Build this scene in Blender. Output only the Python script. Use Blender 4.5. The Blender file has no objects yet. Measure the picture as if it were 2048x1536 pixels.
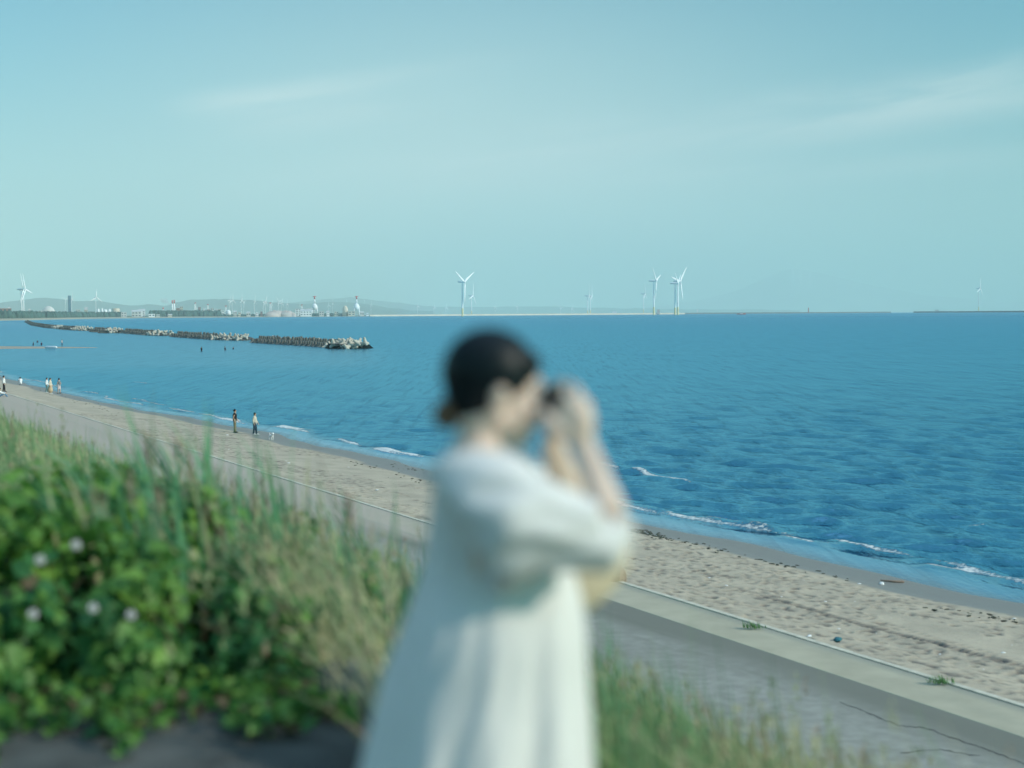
import bpy, math, random
import numpy as np
from mathutils import Vector, Matrix, Quaternion
random.seed(7)
RNG = np.random.default_rng(7)
S = bpy.context.scene
C = S.collection
# ---------------------------------------------------------------- camera
H = 8.7                                     # eye height above the sea
F = 2844.0                                  # focal length in pixels of a 2048 px wide frame (50 mm on 36 mm)
RE = 6371000.0
cam_d = bpy.data.cameras.new('camera'); cam = bpy.data.objects.new('view_camera', cam_d); C.objects.link(cam)
cam_d.lens = 36.0 * F / 2048; cam_d.sensor_width = 36
cam_d.clip_start = 0.05; cam_d.clip_end = 120000
MW = Matrix.Translation((0, 0, H)) @ Matrix.Rotation(math.radians(90 - 2.88), 4, 'X') @ Matrix.Rotation(-0.006, 4, 'Z')
cam.matrix_world = MW
cam_d.dof.use_dof = True; cam_d.dof.focus_distance = 170; cam_d.dof.aperture_fstop = 1.1
S.camera = cam
# ---------------------------------------------------------------- sky and sun
SUN_EL, SUN_AZ = math.radians(29), math.radians(111)     # azimuth clockwise from +Y
SUN = Vector((math.sin(SUN_AZ) * math.cos(SUN_EL), math.cos(SUN_AZ) * math.cos(SUN_EL), math.sin(SUN_EL)))
W = bpy.data.worlds.new("World"); S.world = W; W.use_nodes = True
def world():
    nt = W.node_tree; N = nt.nodes; L = nt.links
    bg = N['Background']; bg.inputs['Strength'].default_value = 0.15
    def m(op, a, b=None, c=None):
        n = N.new('ShaderNodeMath'); n.operation = op
        for i, v in enumerate((a, b, c)):
            if v is None: continue
            if isinstance(v, (int, float)): n.inputs[i].default_value = v
            else: L.new(v, n.inputs[i])
        return n.outputs[0]
    tc = N.new('ShaderNodeTexCoord'); sp = N.new('ShaderNodeSeparateXYZ'); L.new(tc.outputs['Generated'], sp.inputs[0])
    X, Y, Z = sp.outputs
    zc = m('MAXIMUM', Z, 0.012)
    cb = N.new('ShaderNodeCombineXYZ'); L.new(X, cb.inputs[0]); L.new(Y, cb.inputs[1]); L.new(zc, cb.inputs[2])
    sky = N.new('ShaderNodeTexSky'); sky.sky_type = 'NISHITA'; sky.sun_disc = False
    sky.sun_elevation = SUN_EL; sky.sun_rotation = SUN_AZ
    sky.altitude = 0; sky.air_density = 1.0; sky.dust_density = 1.2; sky.ozone_density = 2.0
    L.new(cb.outputs[0], sky.inputs['Vector'])
    tint = N.new('ShaderNodeMix'); tint.data_type = 'RGBA'; tint.blend_type = 'MULTIPLY'; tint.inputs['Factor'].default_value = 1
    L.new(sky.outputs[0], tint.inputs['A'])
    # thin cirrus and a few small low clouds, laid out by azimuth / elevation on the sky
    az = m('ARCTAN2', X, Y); el = m('ARCSINE', Z)
    cv = N.new('ShaderNodeCombineXYZ'); L.new(m('MULTIPLY', az, 3.0), cv.inputs[0]); L.new(m('MULTIPLY', m('SUBTRACT', el, m('MULTIPLY', az, 0.13)), 22.0), cv.inputs[1])
    no = N.new('ShaderNodeTexNoise'); no.inputs['Scale'].default_value = 1.6; no.inputs['Detail'].default_value = 5; no.inputs['Distortion'].default_value = 0.6
    L.new(cv.outputs[0], no.inputs['Vector'])
    def sst(v, a, b):
        n = N.new('ShaderNodeMapRange'); n.interpolation_type = 'SMOOTHSTEP'; L.new(v, n.inputs[0])
        n.inputs[1].default_value = a; n.inputs[2].default_value = b; n.inputs[3].default_value = 0; n.inputs[4].default_value = 1
        return n.outputs[0]
    th = N.new('ShaderNodeMix'); th.data_type = 'RGBA'; th.inputs['A'].default_value = SKY_TINT; th.inputs['B'].default_value = SKY_TINT_HIGH; L.new(sst(el, 0.62, 1.25), th.inputs['Factor']); L.new(th.outputs['Result'], tint.inputs['B'])
    def gauss(v, c, s):
        d = m('DIVIDE', m('SUBTRACT', v, c), s); return m('EXPONENT', m('MULTIPLY', m('MULTIPLY', d, d), -1.0))
    wisp = m('ADD', m('MULTIPLY', sst(no.outputs[0], 0.35, 0.7), 0.75), 0.25)
    def band(a, b, s, x0, x1, x2, x3):
        g = gauss(m('SUBTRACT', el, m('MULTIPLY', az, b)), a, s)
        return m('MULTIPLY', m('MULTIPLY', g, sst(az, x0, x1)), m('SUBTRACT', 1.0, sst(az, x2, x3)))
    tot = m('MULTIPLY', band(0.104, 0.125, 0.018, -0.30, 0.12, 0.9, 1.3), 0.55)
    tot = m('ADD', tot, m('MULTIPLY', band(0.088, 0.03, 0.010, -0.05, 0.2, 0.9, 1.3), 0.25))
    tot = m('ADD', tot, m('MULTIPLY', band(0.172, 0.14, 0.008, -0.25, -0.19, -0.12, 0.05), 0.42))
    tot = m('ADD', tot, m('MULTIPLY', band(0.150, 0.10, 0.014, -0.24, -0.15, -0.08, 0.03), 0.3))
    fac = m('MULTIPLY', m('MULTIPLY', tot, wisp), 1.25)
    nb = N.new('ShaderNodeTexNoise'); nb.inputs['Scale'].default_value = 90; nb.inputs['Detail'].default_value = 4; L.new(tc.outputs['Generated'], nb.inputs['Vector'])
    pf = None
    for a, e, sa, se, k in [(-0.085, 0.0275, 0.014, 0.0035, 1), (-0.076, 0.031, 0.007, 0.0030, .8), (-0.178, 0.026, 0.011, 0.0035, .6), (-0.165, 0.018, 0.006, 0.003, .3),
                            (0.0, 0.0235, 0.014, 0.003, .45), (0.28, 0.0185, 0.016, 0.0026, .5), (0.19, 0.0150, 0.02, 0.002, .3)]:
        g = m('MULTIPLY', m('MULTIPLY', gauss(az, a, sa), gauss(el, e, se)), k)
        pf = g if pf is None else m('ADD', pf, g)
    pf = m('MULTIPLY', m('MINIMUM', m('MULTIPLY', pf, m('MULTIPLY', sst(nb.outputs[0], 0.3, 0.62), 1.8)), 1.0), 0.7)
    veil = N.new('ShaderNodeMix'); veil.data_type = 'RGBA'; L.new(m('ADD', m('MULTIPLY', gauss(el, 0.04, 0.085), 0.50), m('MULTIPLY', m('MULTIPLY', gauss(el, 0.10, 0.13), gauss(az, -0.03, 0.27)), 0.66)), veil.inputs['Factor']); veil.clamp_factor = True; L.new(tint.outputs['Result'], veil.inputs['A']); veil.inputs['B'].default_value = VEIL
    mx = N.new('ShaderNodeMix'); mx.data_type = 'RGBA'; L.new(fac, mx.inputs['Factor']); L.new(veil.outputs['Result'], mx.inputs['A']); mx.inputs['B'].default_value = CIRRUS
    mx2 = N.new('ShaderNodeMix'); mx2.data_type = 'RGBA'; L.new(pf, mx2.inputs['Factor']); L.new(mx.outputs['Result'], mx2.inputs['A']); mx2.inputs['B'].default_value = CUMULUS
    L.new(mx2.outputs['Result'], bg.inputs['Color'])
SKY_TINT = (0.17, 0.535, 0.575, 1); SKY_TINT_HIGH = (3.2, 3.0, 2.6, 1)
VEIL = (3.1, 4.0, 3.9, 1)
CIRRUS = (4.0, 4.5, 4.4, 1)
CUMULUS = (4.6, 4.6, 4.4, 1)
world()
sun_d = bpy.data.lights.new('sun', 'SUN'); sun_d.energy = 2.5; sun_d.angle = math.radians(0.5); sun_d.color = (1.0, 0.92, 0.79)
sun = bpy.data.objects.new('sun', sun_d); C.objects.link(sun); sun.rotation_euler = SUN.to_track_quat('Z', 'Y').to_euler()
S.view_settings.view_transform = 'Standard'; S.view_settings.look = 'None'; S.view_settings.gamma = 1; S.view_settings.exposure = 0.50
S.cycles.use_denoising = True
S.cycles.max_bounces = 6; S.cycles.diffuse_bounces = 3; S.cycles.glossy_bounces = 3; S.cycles.transmission_bounces = 4
S.cycles.volume_bounces = 1; S.cycles.transparent_max_bounces = 8
# ---------------------------------------------------------------- helpers
def ray(px, py):
    d = MW.to_3x3() @ Vector(((px - 1024) / F, (768 - py) / F, -1)); return d
def at(px, py, z=0.0):                      # where the line of sight meets height z
    d = ray(px, py); k = (z - H) / d.z; return Vector((d.x * k, d.y * k, z))
def azp(px, dist, z=0.0):                   # a place at a bearing and distance
    d = ray(px, 628); k = dist / math.hypot(d.x, d.y); return Vector((d.x * k, d.y * k, z))
def zof(px, py, dist):                      # height seen at that pixel from that distance
    d = ray(px, py); return H + d.z * dist / math.hypot(d.x, d.y)
T2 = np.array((-0.468, 0.884)); N2 = np.array((0.884, 0.468))
def tu(x, y): return x * T2[0] + y * T2[1], x * N2[0] + y * N2[1]
def xy(t, u): return t * T2[0] + u * N2[0], t * T2[1] + u * N2[1]
def vnoise(x, y, seed=0):
    x = np.asarray(x, float); y = np.asarray(y, float)
    def hsh(i, j):
        n = (i.astype(np.int64) * 374761393 + j.astype(np.int64) * 668265263 + seed * 974634777) & 0xffffffff
        n = ((n ^ (n >> 13)) * 1274126177) & 0xffffffff
        return ((n ^ (n >> 16)) & 0xffff) / 65535.0
    i = np.floor(x); j = np.floor(y); fx = x - i; fy = y - j; fx = fx * fx * (3 - 2 * fx); fy = fy * fy * (3 - 2 * fy)
    return (hsh(i, j) * (1 - fx) + hsh(i + 1, j) * fx) * (1 - fy) + (hsh(i, j + 1) * (1 - fx) + hsh(i + 1, j + 1) * fx) * fy
def fbm(x, y, seed=0, o=4):
    s = 0; a = 0.5
    for k in range(o): s = s + a * vnoise(np.asarray(x) * 2 ** k, np.asarray(y) * 2 ** k, seed + k); a *= 0.5
    return s
def mesh(name, V, Fc, smooth=True):
    me = bpy.data.meshes.new(name)
    if isinstance(Fc, np.ndarray):
        V = np.asarray(V, np.float32); n, k = Fc.shape
        me.vertices.add(len(V)); me.vertices.foreach_set('co', V.ravel())
        me.loops.add(n * k); me.loops.foreach_set('vertex_index', Fc.astype(np.int32).ravel())
        me.polygons.add(n); me.polygons.foreach_set('loop_start', np.arange(0, n * k, k, dtype=np.int32))
        me.update(calc_edges=True)
    else:
        me.from_pydata([tuple(v) for v in V], [], [tuple(f) for f in Fc]); me.update()
    if smooth: me.polygons.foreach_set('use_smooth', np.ones(len(me.polygons), bool))
    return me
def attr(me, name, vals): a = me.attributes.new(name, 'FLOAT', 'POINT'); a.data.foreach_set('value', np.asarray(vals, np.float32))
def tag(o, label=None, cat=None, group=None, kind=None):
    if label: o['label'] = label
    if cat: o['category'] = cat
    if group: o['group'] = group
    if kind: o['kind'] = kind
    return o
def ob(name, me, m=None, parent=None, loc=(0, 0, 0), rot=(0, 0, 0), sc=(1, 1, 1)):
    o = bpy.data.objects.new(name, me); C.objects.link(o)
    if m is not None and not me.materials: me.materials.append(m)
    if parent is not None: o.parent = parent
    o.location = loc; o.rotation_euler = rot; o.scale = sc
    return o
def empty(name, loc=(0, 0, 0), rz=0, **k):
    o = bpy.data.objects.new(name, None); C.objects.link(o); o.location = loc; o.rotation_euler = (0, 0, rz); o.empty_display_size = .1
    return tag(o, **k)
def copy_tree(o, parent=None):
    c = o.copy(); C.objects.link(c); c.parent = parent
    for ch in list(o.children): copy_tree(ch, c)
    return c
class MB:
    def __init__(s): s.V = []; s.F = []
    def add(s, V, Fc):
        b = len(s.V); s.V += [tuple(v) for v in V]; s.F += [tuple(i + b for i in f) for f in Fc]; return s
    def box(s, c, d, rz=0, taper=1.0):
        x, y, z = d[0] / 2, d[1] / 2, d[2] / 2; cs, sn = math.cos(rz), math.sin(rz); V = []
        for k, f in ((-1, 1), (1, taper)):
            for i, j in ((-1, -1), (1, -1), (1, 1), (-1, 1)):
                a, b = i * x * f, j * y * f; V.append((c[0] + a * cs - b * sn, c[1] + a * sn + b * cs, c[2] + k * z))
        return s.add(V, [(3, 2, 1, 0), (4, 5, 6, 7), (0, 1, 5, 4), (1, 2, 6, 5), (2, 3, 7, 6), (3, 0, 4, 7)])
    def tube(s, P, R, n=10, cap=True):      # closed tube with rounded ends
        P = [Vector(p) for p in P]
        if isinstance(R, (int, float)): R = [R] * len(P)
        if cap:
            d0 = (P[0] - P[1]).normalized(); d1 = (P[-1] - P[-2]).normalized()
            P = [P[0] + d0 * R[0] * .98, P[0] + d0 * R[0] * .75] + P + [P[-1] + d1 * R[-1] * .75, P[-1] + d1 * R[-1] * .98]
            R = [R[0] * .2, R[0] * .66] + list(R) + [R[-1] * .66, R[-1] * .2]
        V = []; up = None
        for i, p in enumerate(P):
            t = (P[min(i + 1, len(P) - 1)] - P[max(i - 1, 0)]).normalized()
            if up is None: up = Vector((0, 0, 1)) if abs(t.z) < .9 else Vector((1, 0, 0))
            a = (up - t * up.dot(t)).normalized(); up = a; b = t.cross(a)
            for k in range(n):
                w = 2 * math.pi * k / n; V.append(p + (a * math.cos(w) + b * math.sin(w)) * R[i])
        Fc = [tuple(reversed(range(n))), tuple(range((len(P) - 1) * n, len(P) * n))]
        for i in range(len(P) - 1):
            for k in range(n): Fc.append((i * n + k, i * n + (k + 1) % n, (i + 1) * n + (k + 1) % n, (i + 1) * n + k))
        return s.add(V, Fc)
    def ell(s, c, r, n=16, m=10, rot=None):
        V = [(0, 0, -1)]; 
        for i in range(1, m):
            a = math.pi * i / m - math.pi / 2
            for k in range(n): w = 2 * math.pi * k / n; V.append((math.cos(a) * math.cos(w), math.cos(a) * math.sin(w), math.sin(a)))
        V.append((0, 0, 1)); c = Vector(c); rr = rot or Matrix.Identity(3)
        V = [c + rr @ Vector((v[0] * r[0], v[1] * r[1], v[2] * r[2])) for v in V]
        Fc = [(0, 1 + (k + 1) % n, 1 + k) for k in range(n)]
        for i in range(m - 2):
            for k in range(n): a = 1 + i * n; Fc.append((a + k, a + (k + 1) % n, a + n + (k + 1) % n, a + n + k))
        a = 1 + (m - 2) * n; Fc += [(a + k, a + (k + 1) % n, len(V) - 1) for k in range(n)]
        return s.add(V, Fc)
    def me(s, name, smooth=True): return mesh(name, s.V, s.F, smooth)
def bake(me, mods):                         # apply modifiers, give back a plain mesh
    o = bpy.data.objects.new('tmp', me); C.objects.link(o)
    for typ, kw in mods:
        md = o.modifiers.new('m', typ)
        for k, v in kw.items(): setattr(md, k, v)
    bpy.context.view_layer.update(); dg = bpy.context.evaluated_depsgraph_get()
    r = bpy.data.meshes.new_from_object(o.evaluated_get(dg)); bpy.data.objects.remove(o)
    r.polygons.foreach_set('use_smooth', np.ones(len(r.polygons), bool)); r.name = me.name
    return r
def fuse(mb, name, vox, it=3): return bake(mb.me(name), [('REMESH', dict(mode='VOXEL', voxel_size=vox)), ('SMOOTH', dict(iterations=it, factor=.5))])
def grid_faces(nr, nc, wrap=False):
    i = np.arange(nr - 1)[:, None]; j = np.arange(nc if wrap else nc - 1)[None, :]; k = (j + 1) % nc
    return np.stack([i * nc + j, i * nc + k, (i + 1) * nc + k, (i + 1) * nc + j], -1).reshape(-1, 4)
# ---------------------------------------------------------------- materials
def mat(name, col, rough=.8, var=.12, scale=5, bump=0.0, bscale=None, attrmix=None, trans=0, spec=.3, detail=4, metal=0, coord='Object', sss=0):
    m = bpy.data.materials.new(name); m.use_nodes = True; nt = m.node_tree; N = nt.nodes; L = nt.links
    b = N['Principled BSDF']; b.inputs['Roughness'].default_value = rough; b.inputs['Specular IOR Level'].default_value = spec; b.inputs['Metallic'].default_value = metal
    if sss: b.inputs['Subsurface Weight'].default_value = sss; b.inputs['Subsurface Scale'].default_value = .02; b.inputs['Subsurface Radius'].default_value = (1, .4, .25)
    tc = N.new('ShaderNodeTexCoord'); no = N.new('ShaderNodeTexNoise'); no.inputs['Scale'].default_value = scale; no.inputs['Detail'].default_value = detail
    L.new(tc.outputs[coord], no.inputs['Vector'])
    cr = N.new('ShaderNodeValToRGB'); cr.color_ramp.elements[0].position = .3; cr.color_ramp.elements[1].position = .7
    cr.color_ramp.elements[0].color = (*[c * (1 - var) for c in col], 1); cr.color_ramp.elements[1].color = (*[min(1, c * (1 + var)) for c in col], 1)
    L.new(no.outputs[0], cr.inputs[0]); out = cr.outputs[0]
    if attrmix:                             # list of (attribute, colour) laid over in turn
        for an, c2 in attrmix:
            at_ = N.new('ShaderNodeAttribute'); at_.attribute_name = an
            mx = N.new('ShaderNodeMix'); mx.data_type = 'RGBA'; L.new(at_.outputs['Fac'], mx.inputs['Factor']); L.new(out, mx.inputs['A']); mx.inputs['B'].default_value = (*c2, 1)
            out = mx.outputs['Result']
    L.new(out, b.inputs['Base Color'])
    if bump:
        n2 = N.new('ShaderNodeTexNoise'); n2.inputs['Scale'].default_value = bscale or scale * 4; n2.inputs['Detail'].default_value = 5; L.new(tc.outputs[coord], n2.inputs['Vector'])
        bp = N.new('ShaderNodeBump'); bp.inputs['Strength'].default_value = 1; bp.inputs['Distance'].default_value = bump; L.new(n2.outputs[0], bp.inputs['Height']); L.new(bp.outputs[0], b.inputs['Normal'])
    if trans:
        tr = N.new('ShaderNodeBsdfTranslucent'); ms = N.new('ShaderNodeMixShader'); ms.inputs[0].default_value = trans; L.new(out, tr.inputs[0])
        L.new(b.outputs[0], ms.inputs[1]); L.new(tr.outputs[0], ms.inputs[2]); L.new(ms.outputs[0], N['Material Output'].inputs[0])
    return m
M = dict(
    soil=mat('soil', (.12, .105, .07), .95, .3, 3, .02),
    path=mat('path_asphalt', (.085, .088, .08), .9, .35, 3.5, .006, 60),
    asphalt=mat('promenade_asphalt', (.31, .305, .265), .9, .14, 3.0, .006, 30, attrmix=[('damp', (.19, .19, .155)), ('sandy', (.46, .395, .32))]),
    strip=mat('concrete', (.45, .41, .30), .88, .10, 1.2, .003, 25, attrmix=[('edge', (.30, .30, .25)), ('sandy', (.46, .395, .32))]),
    kerb=mat('kerb_concrete', (.60, .56, .45), .85, .15, 4, .004, 30),
    crack=mat('crack', (.05, .05, .05), 1),
    hazeland=mat('far_land', (.09, .13, .07), .95, .3, .004, attrmix=[('sandy', (.38, .35, .25))]),
    hill=mat('hill', (.05, .09, .06), .95, .3, .0006),
    mountain=mat('mountain_rock', (.34, .38, .40), .95, .2, .0008, attrmix=[('snow', (.8, .82, .85))]),
    pine=mat('pine', (.05, .10, .08), .9, .35, .02),
    concrete=mat('weathered_concrete', (.48, .44, .36), .9, .2, .7, .02, 3), shadecon=mat('shaded_concrete', (.13, .135, .12), .85, .5, .6, .02, 3),  # second one: darker copy, shade of the breakwater sides put into its colour
    wetcon=mat('wet_concrete', (.10, .10, .09), .7, .3, .5, .03, 2),
    whitepaint=mat('white_paint', (.90, .90, .88), .4, .04, .2),
    yellow=mat('yellow_paint', (.80, .68, .36), .5, .06, .2),
    red=mat('red_paint', (.60, .10, .07), .5, .08, .2),
    pale=mat('pale_wall', (.62, .61, .56), .8, .1, .05),
    cream=mat('cream_wall', (.66, .58, .44), .8, .1, .05),
    bluegrey=mat('blue_glass', (.10, .20, .28), .3, .15, .05),
    roofm=mat('roof_metal', (.5, .52, .52), .6, .1, .05),
    window=mat('window_glass', (.06, .09, .11), .2, .1, .1),
    brick=mat('brown_wall', (.35, .20, .15), .8, .1, .05),
    pinkpile=mat('stockpile', (.55, .46, .40), .95, .2, .02),
    skin=mat('skin', (.74, .56, .45), .5, .06, 12, sss=.15),
    skin2=mat('skin_tan', (.50, .32, .22), .6, .05, 12),
    hair=mat('black_hair', (.003, .008, .010), .45, .3, 60, spec=.22),
    hairbrown=mat('brown_band', (.16, .09, .05), .6, .2, 40),
    linen=mat('white_linen', (.86, .83, .79), .9, .03, 30, .0008, 400, trans=.20),
    canvas=mat('beige_canvas', (.74, .60, .41), .9, .06, 40, .001, 300),
    blackplastic=mat('brown_leatherette', (.05, .03, .022), .5, .2, 60, .0006, 600),
    metalgrey=mat('camera_metal', (.35, .35, .34), .35, .05, 20, metal=.8),
    glass=mat('lens_glass', (.01, .015, .03), .05, .1, 5, spec=.8),
    eye=mat('eye', (.7, .7, .68), .2, .02, 5), lip=mat('lips', (.5, .2, .17), .5, .05, 20),
    shoe=mat('white_shoe', (.75, .75, .72), .6, .04, 20), shoeb=mat('black_shoe', (.03, .03, .03), .5, .1, 20),
    navy=mat('navy_cloth', (.02, .035, .08), .9, .2, 20), black=mat('black_cloth', (.018, .02, .025), .9, .2, 20),
    khaki=mat('khaki_cloth', (.20, .19, .12), .9, .15, 20), whitec=mat('white_cloth', (.78, .78, .76), .9, .04, 20),
    creamc=mat('cream_cloth', (.66, .58, .46), .9, .05, 20), teal=mat('teal_cloth', (.12, .22, .23), .9, .1, 20), pink=mat('pink_cloth', (.66, .52, .48), .9, .1, 20),
    tan=mat('tan_cloth', (.55, .42, .27), .9, .1, 20), denim=mat('denim', (.12, .25, .38), .9, .15, 20), greyc=mat('grey_cloth', (.16, .2, .22), .9, .15, 20),
    fur=mat('white_fur', (.85, .83, .78), .95, .05, 60, .004, 120), nose=mat('dark_nose', (.02, .02, .02), .4),
    leaf=mat('leaf', (.04, .17, .045), .5, .3, 3, attrmix=[('yel', (.27, .48, .08)), ('brn', (.16, .12, .06))], trans=.4, spec=.4),
    stem=mat('stem', (.10, .085, .05), .9, .2, 10),
    grass=mat('grass', (.085, .23, .08), .6, .25, 2, attrmix=[('pale', (.34, .47, .22)), ('dry', (.66, .58, .34)), ('red', (.40, .24, .19))], trans=.3),
    reed=mat('reed', (.15, .36, .18), .55, .25, 4, attrmix=[('dry', (.42, .36, .2))], trans=.3),
    plume=mat('plume', (.46, .36, .27), .95, .2, 20, trans=.3),
    petal=mat('petal', (.55, .55, .53), .7, .06, 40, trans=.3),
    rock=mat('dark_rock', (.09, .10, .10), .9, .3, 6, .02, 25),
    drift=mat('driftwood', (.25, .19, .15), .9, .25, 12, .01, 50),
    weed=mat('seaweed', (.06, .065, .045), .9, .3, 10), litterb=mat('blue_rag', (.04, .16, .19), .8), litterw=mat('white_litter', (.8, .8, .78), .7),
)
def sea_mat():
    m = bpy.data.materials.new('sea_water'); m.use_nodes = True; nt = m.node_tree; N = nt.nodes; L = nt.links; b = N['Principled BSDF']
    def m_(op, a, c=None):
        n = N.new('ShaderNodeMath'); n.operation = op
        for i, v in enumerate((a, c)):
            if v is None: continue
            if isinstance(v, (int, float)): n.inputs[i].default_value = v
            else: L.new(v, n.inputs[i])
        return n.outputs[0]
    tc = N.new('ShaderNodeTexCoord')
    def noise(sc, rot, stretch, det=4, dist=0.3):
        mp = N.new('ShaderNodeMapping'); L.new(tc.outputs['Object'], mp.inputs[0]); mp.inputs['Rotation'].default_value = (0, 0, rot); mp.inputs['Scale'].default_value = (1, stretch, 1)
        n = N.new('ShaderNodeTexNoise'); n.inputs['Scale'].default_value = sc; n.inputs['Detail'].default_value = det; n.inputs['Distortion'].default_value = dist; n.inputs['Roughness'].default_value = .6
        L.new(mp.outputs[0], n.inputs['Vector']); return n.outputs[0]
    th = math.atan2(N2[1], N2[0])
    h = m_('ADD', m_('MULTIPLY', noise(5.5, -th, .4), .065), m_('MULTIPLY', noise(1.6, -th + .35, .35), .10))
    h = m_('ADD', h, m_('MULTIPLY', noise(.4, .1, .12), .22))
    av = N.new('ShaderNodeAttribute'); av.attribute_name = 'calm'; amp = m_('MULTIPLY', m_('SUBTRACT', 1.0, m_('MULTIPLY', av.outputs['Fac'], .84)), m_('ADD', .15, m_('ADD', m_('MULTIPLY', noise(.9, 0, .05, 3), 1.1), m_('MULTIPLY', noise(.08, .15, .12, 3), .7))))
    bp = N.new('ShaderNodeBump'); bp.inputs['Strength'].default_value = 1; bp.inputs['Distance'].default_value = 1.0; L.new(m_('MULTIPLY', h, amp), bp.inputs['Height'])
    rg = N.new('ShaderNodeAttribute'); rg.attribute_name = 'far'
    rough_out = m_('ADD', m_('MULTIPLY', rg.outputs['Fac'], .20), .10)
    fo = N.new('ShaderNodeAttribute'); fo.attribute_name = 'foam'
    fn = noise(5.5, 0, 1, 6, .5)
    ff = N.new('ShaderNodeMapRange'); ff.interpolation_type = 'SMOOTHSTEP'; L.new(m_('ADD', fo.outputs['Fac'], m_('MULTIPLY', m_('SUBTRACT', fn, .5), 1.3)), ff.inputs[0])
    ff.inputs[1].default_value = .40; ff.inputs[2].default_value = .95
    sh = N.new('ShaderNodeAttribute'); sh.attribute_name = 'shallow'
    c0 = N.new('ShaderNodeMix'); c0.data_type = 'RGBA'; L.new(sh.outputs['Fac'], c0.inputs['Factor']); c0.inputs['A'].default_value = SEA_COL; c0.inputs['B'].default_value = SHALLOW_COL
    ed = N.new('ShaderNodeAttribute'); ed.attribute_name = 'film'; c1 = N.new('ShaderNodeMix'); c1.data_type = 'RGBA'; L.new(ed.outputs['Fac'], c1.inputs['Factor']); L.new(c0.outputs['Result'], c1.inputs['A']); c1.inputs['B'].default_value = (.24, .22, .18, 1)
    cm = N.new('ShaderNodeMix'); cm.data_type = 'RGBA'; L.new(ff.outputs[0], cm.inputs['Factor']); L.new(c1.outputs['Result'], cm.inputs['A']); cm.inputs['B'].default_value = (.66, .69, .67, 1)
    df = N.new('ShaderNodeBsdfDiffuse'); gl = N.new('ShaderNodeBsdfGlossy'); fr = N.new('ShaderNodeFresnel'); fr.inputs['IOR'].default_value = 1.33; gc = N.new('ShaderNodeMix'); gc.data_type = 'RGBA'; gc.inputs['A'].default_value = (.27, .58, .72, 1); gc.inputs['B'].default_value = (.47, .64, .76, 1); sh2 = N.new('ShaderNodeAttribute'); sh2.attribute_name = 'shallow'; L.new(sh2.outputs['Fac'], gc.inputs['Factor']); L.new(gc.outputs['Result'], gl.inputs['Color'])
    L.new(cm.outputs['Result'], df.inputs['Color']); L.new(rough_out, gl.inputs['Roughness']); streak = m_('ADD', .62, m_('MULTIPLY', noise(1.3, 0.05, .05, 5), .75))
    for n_ in (df, gl, fr): L.new(bp.outputs[0], n_.inputs['Normal'])
    mxs = N.new('ShaderNodeMixShader'); L.new(m_('MULTIPLY', m_('MULTIPLY', m_('MULTIPLY', fr.outputs[0], streak), m_('SUBTRACT', 1.0, m_('MULTIPLY', ed.outputs['Fac'], .45))), m_('SUBTRACT', 1.0, ff.outputs[0])), mxs.inputs[0]); L.new(df.outputs[0], mxs.inputs[1]); L.new(gl.outputs[0], mxs.inputs[2]); L.new(mxs.outputs[0], N['Material Output'].inputs[0]); N.remove(b)
    return m
SEA_COL = (.001, .022, .055, 1); SHALLOW_COL = (.07, .10, .12, 1)
M['sea'] = sea_mat()
def sand_mat():
    m = bpy.data.materials.new('beach_sand'); m.use_nodes = True; nt = m.node_tree; N = nt.nodes; L = nt.links; b = N['Principled BSDF']
    tc = N.new('ShaderNodeTexCoord')
    def noise(sc, det=5):
        n = N.new('ShaderNodeTexNoise'); n.inputs['Scale'].default_value = sc; n.inputs['Detail'].default_value = det; L.new(tc.outputs['Object'], n.inputs['Vector']); return n.outputs[0]
    cr = N.new('ShaderNodeValToRGB'); cr.color_ramp.elements[0].color = (.41, .35, .265, 1); cr.color_ramp.elements[1].color = (.53, .45, .335, 1); cr.color_ramp.elements[0].position = .3; cr.color_ramp.elements[1].position = .7
    L.new(noise(.7), cr.inputs[0])
    cr2 = N.new('ShaderNodeValToRGB'); cr2.color_ramp.elements[0].color = (.45, .45, .45, 1); cr2.color_ramp.elements[1].color = (1, 1, 1, 1); cr2.color_ramp.elements[0].position = .28; cr2.color_ramp.elements[1].position = .42
    L.new(noise(16, 3), cr2.inputs[0])
    mu = N.new('ShaderNodeMix'); mu.data_type = 'RGBA'; mu.blend_type = 'MULTIPLY'; mu.inputs['Factor'].default_value = .5; L.new(cr.outputs[0], mu.inputs['A']); L.new(cr2.outputs[0], mu.inputs['B'])
    ca = N.new('ShaderNodeAttribute'); ca.attribute_name = 'churn'; cm = N.new('ShaderNodeMix'); cm.data_type = 'RGBA'; L.new(ca.outputs['Fac'], cm.inputs['Factor']); L.new(mu.outputs['Result'], cm.inputs['A']); cm.inputs['B'].default_value = (.17, .15, .125, 1)
    wa = N.new('ShaderNodeAttribute'); wa.attribute_name = 'wet'
    wm = N.new('ShaderNodeMix'); wm.data_type = 'RGBA'; L.new(wa.outputs['Fac'], wm.inputs['Factor']); L.new(cm.outputs['Result'], wm.inputs['A']); wm.inputs['B'].default_value = (.23, .225, .20, 1)
    L.new(wm.outputs['Result'], b.inputs['Base Color'])
    mr = N.new('ShaderNodeMapRange'); L.new(wa.outputs['Fac'], mr.inputs[0]); mr.inputs[3].default_value = .95; mr.inputs[4].default_value = .55; L.new(mr.outputs[0], b.inputs['Roughness'])
    b.inputs['Specular IOR Level'].default_value = .3
    bp = N.new('ShaderNodeBump'); bp.inputs['Distance'].default_value = .012; L.new(noise(22), bp.inputs['Height']); L.new(bp.outputs[0], b.inputs['Normal'])
    return m
M['sand'] = sand_mat()
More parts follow.
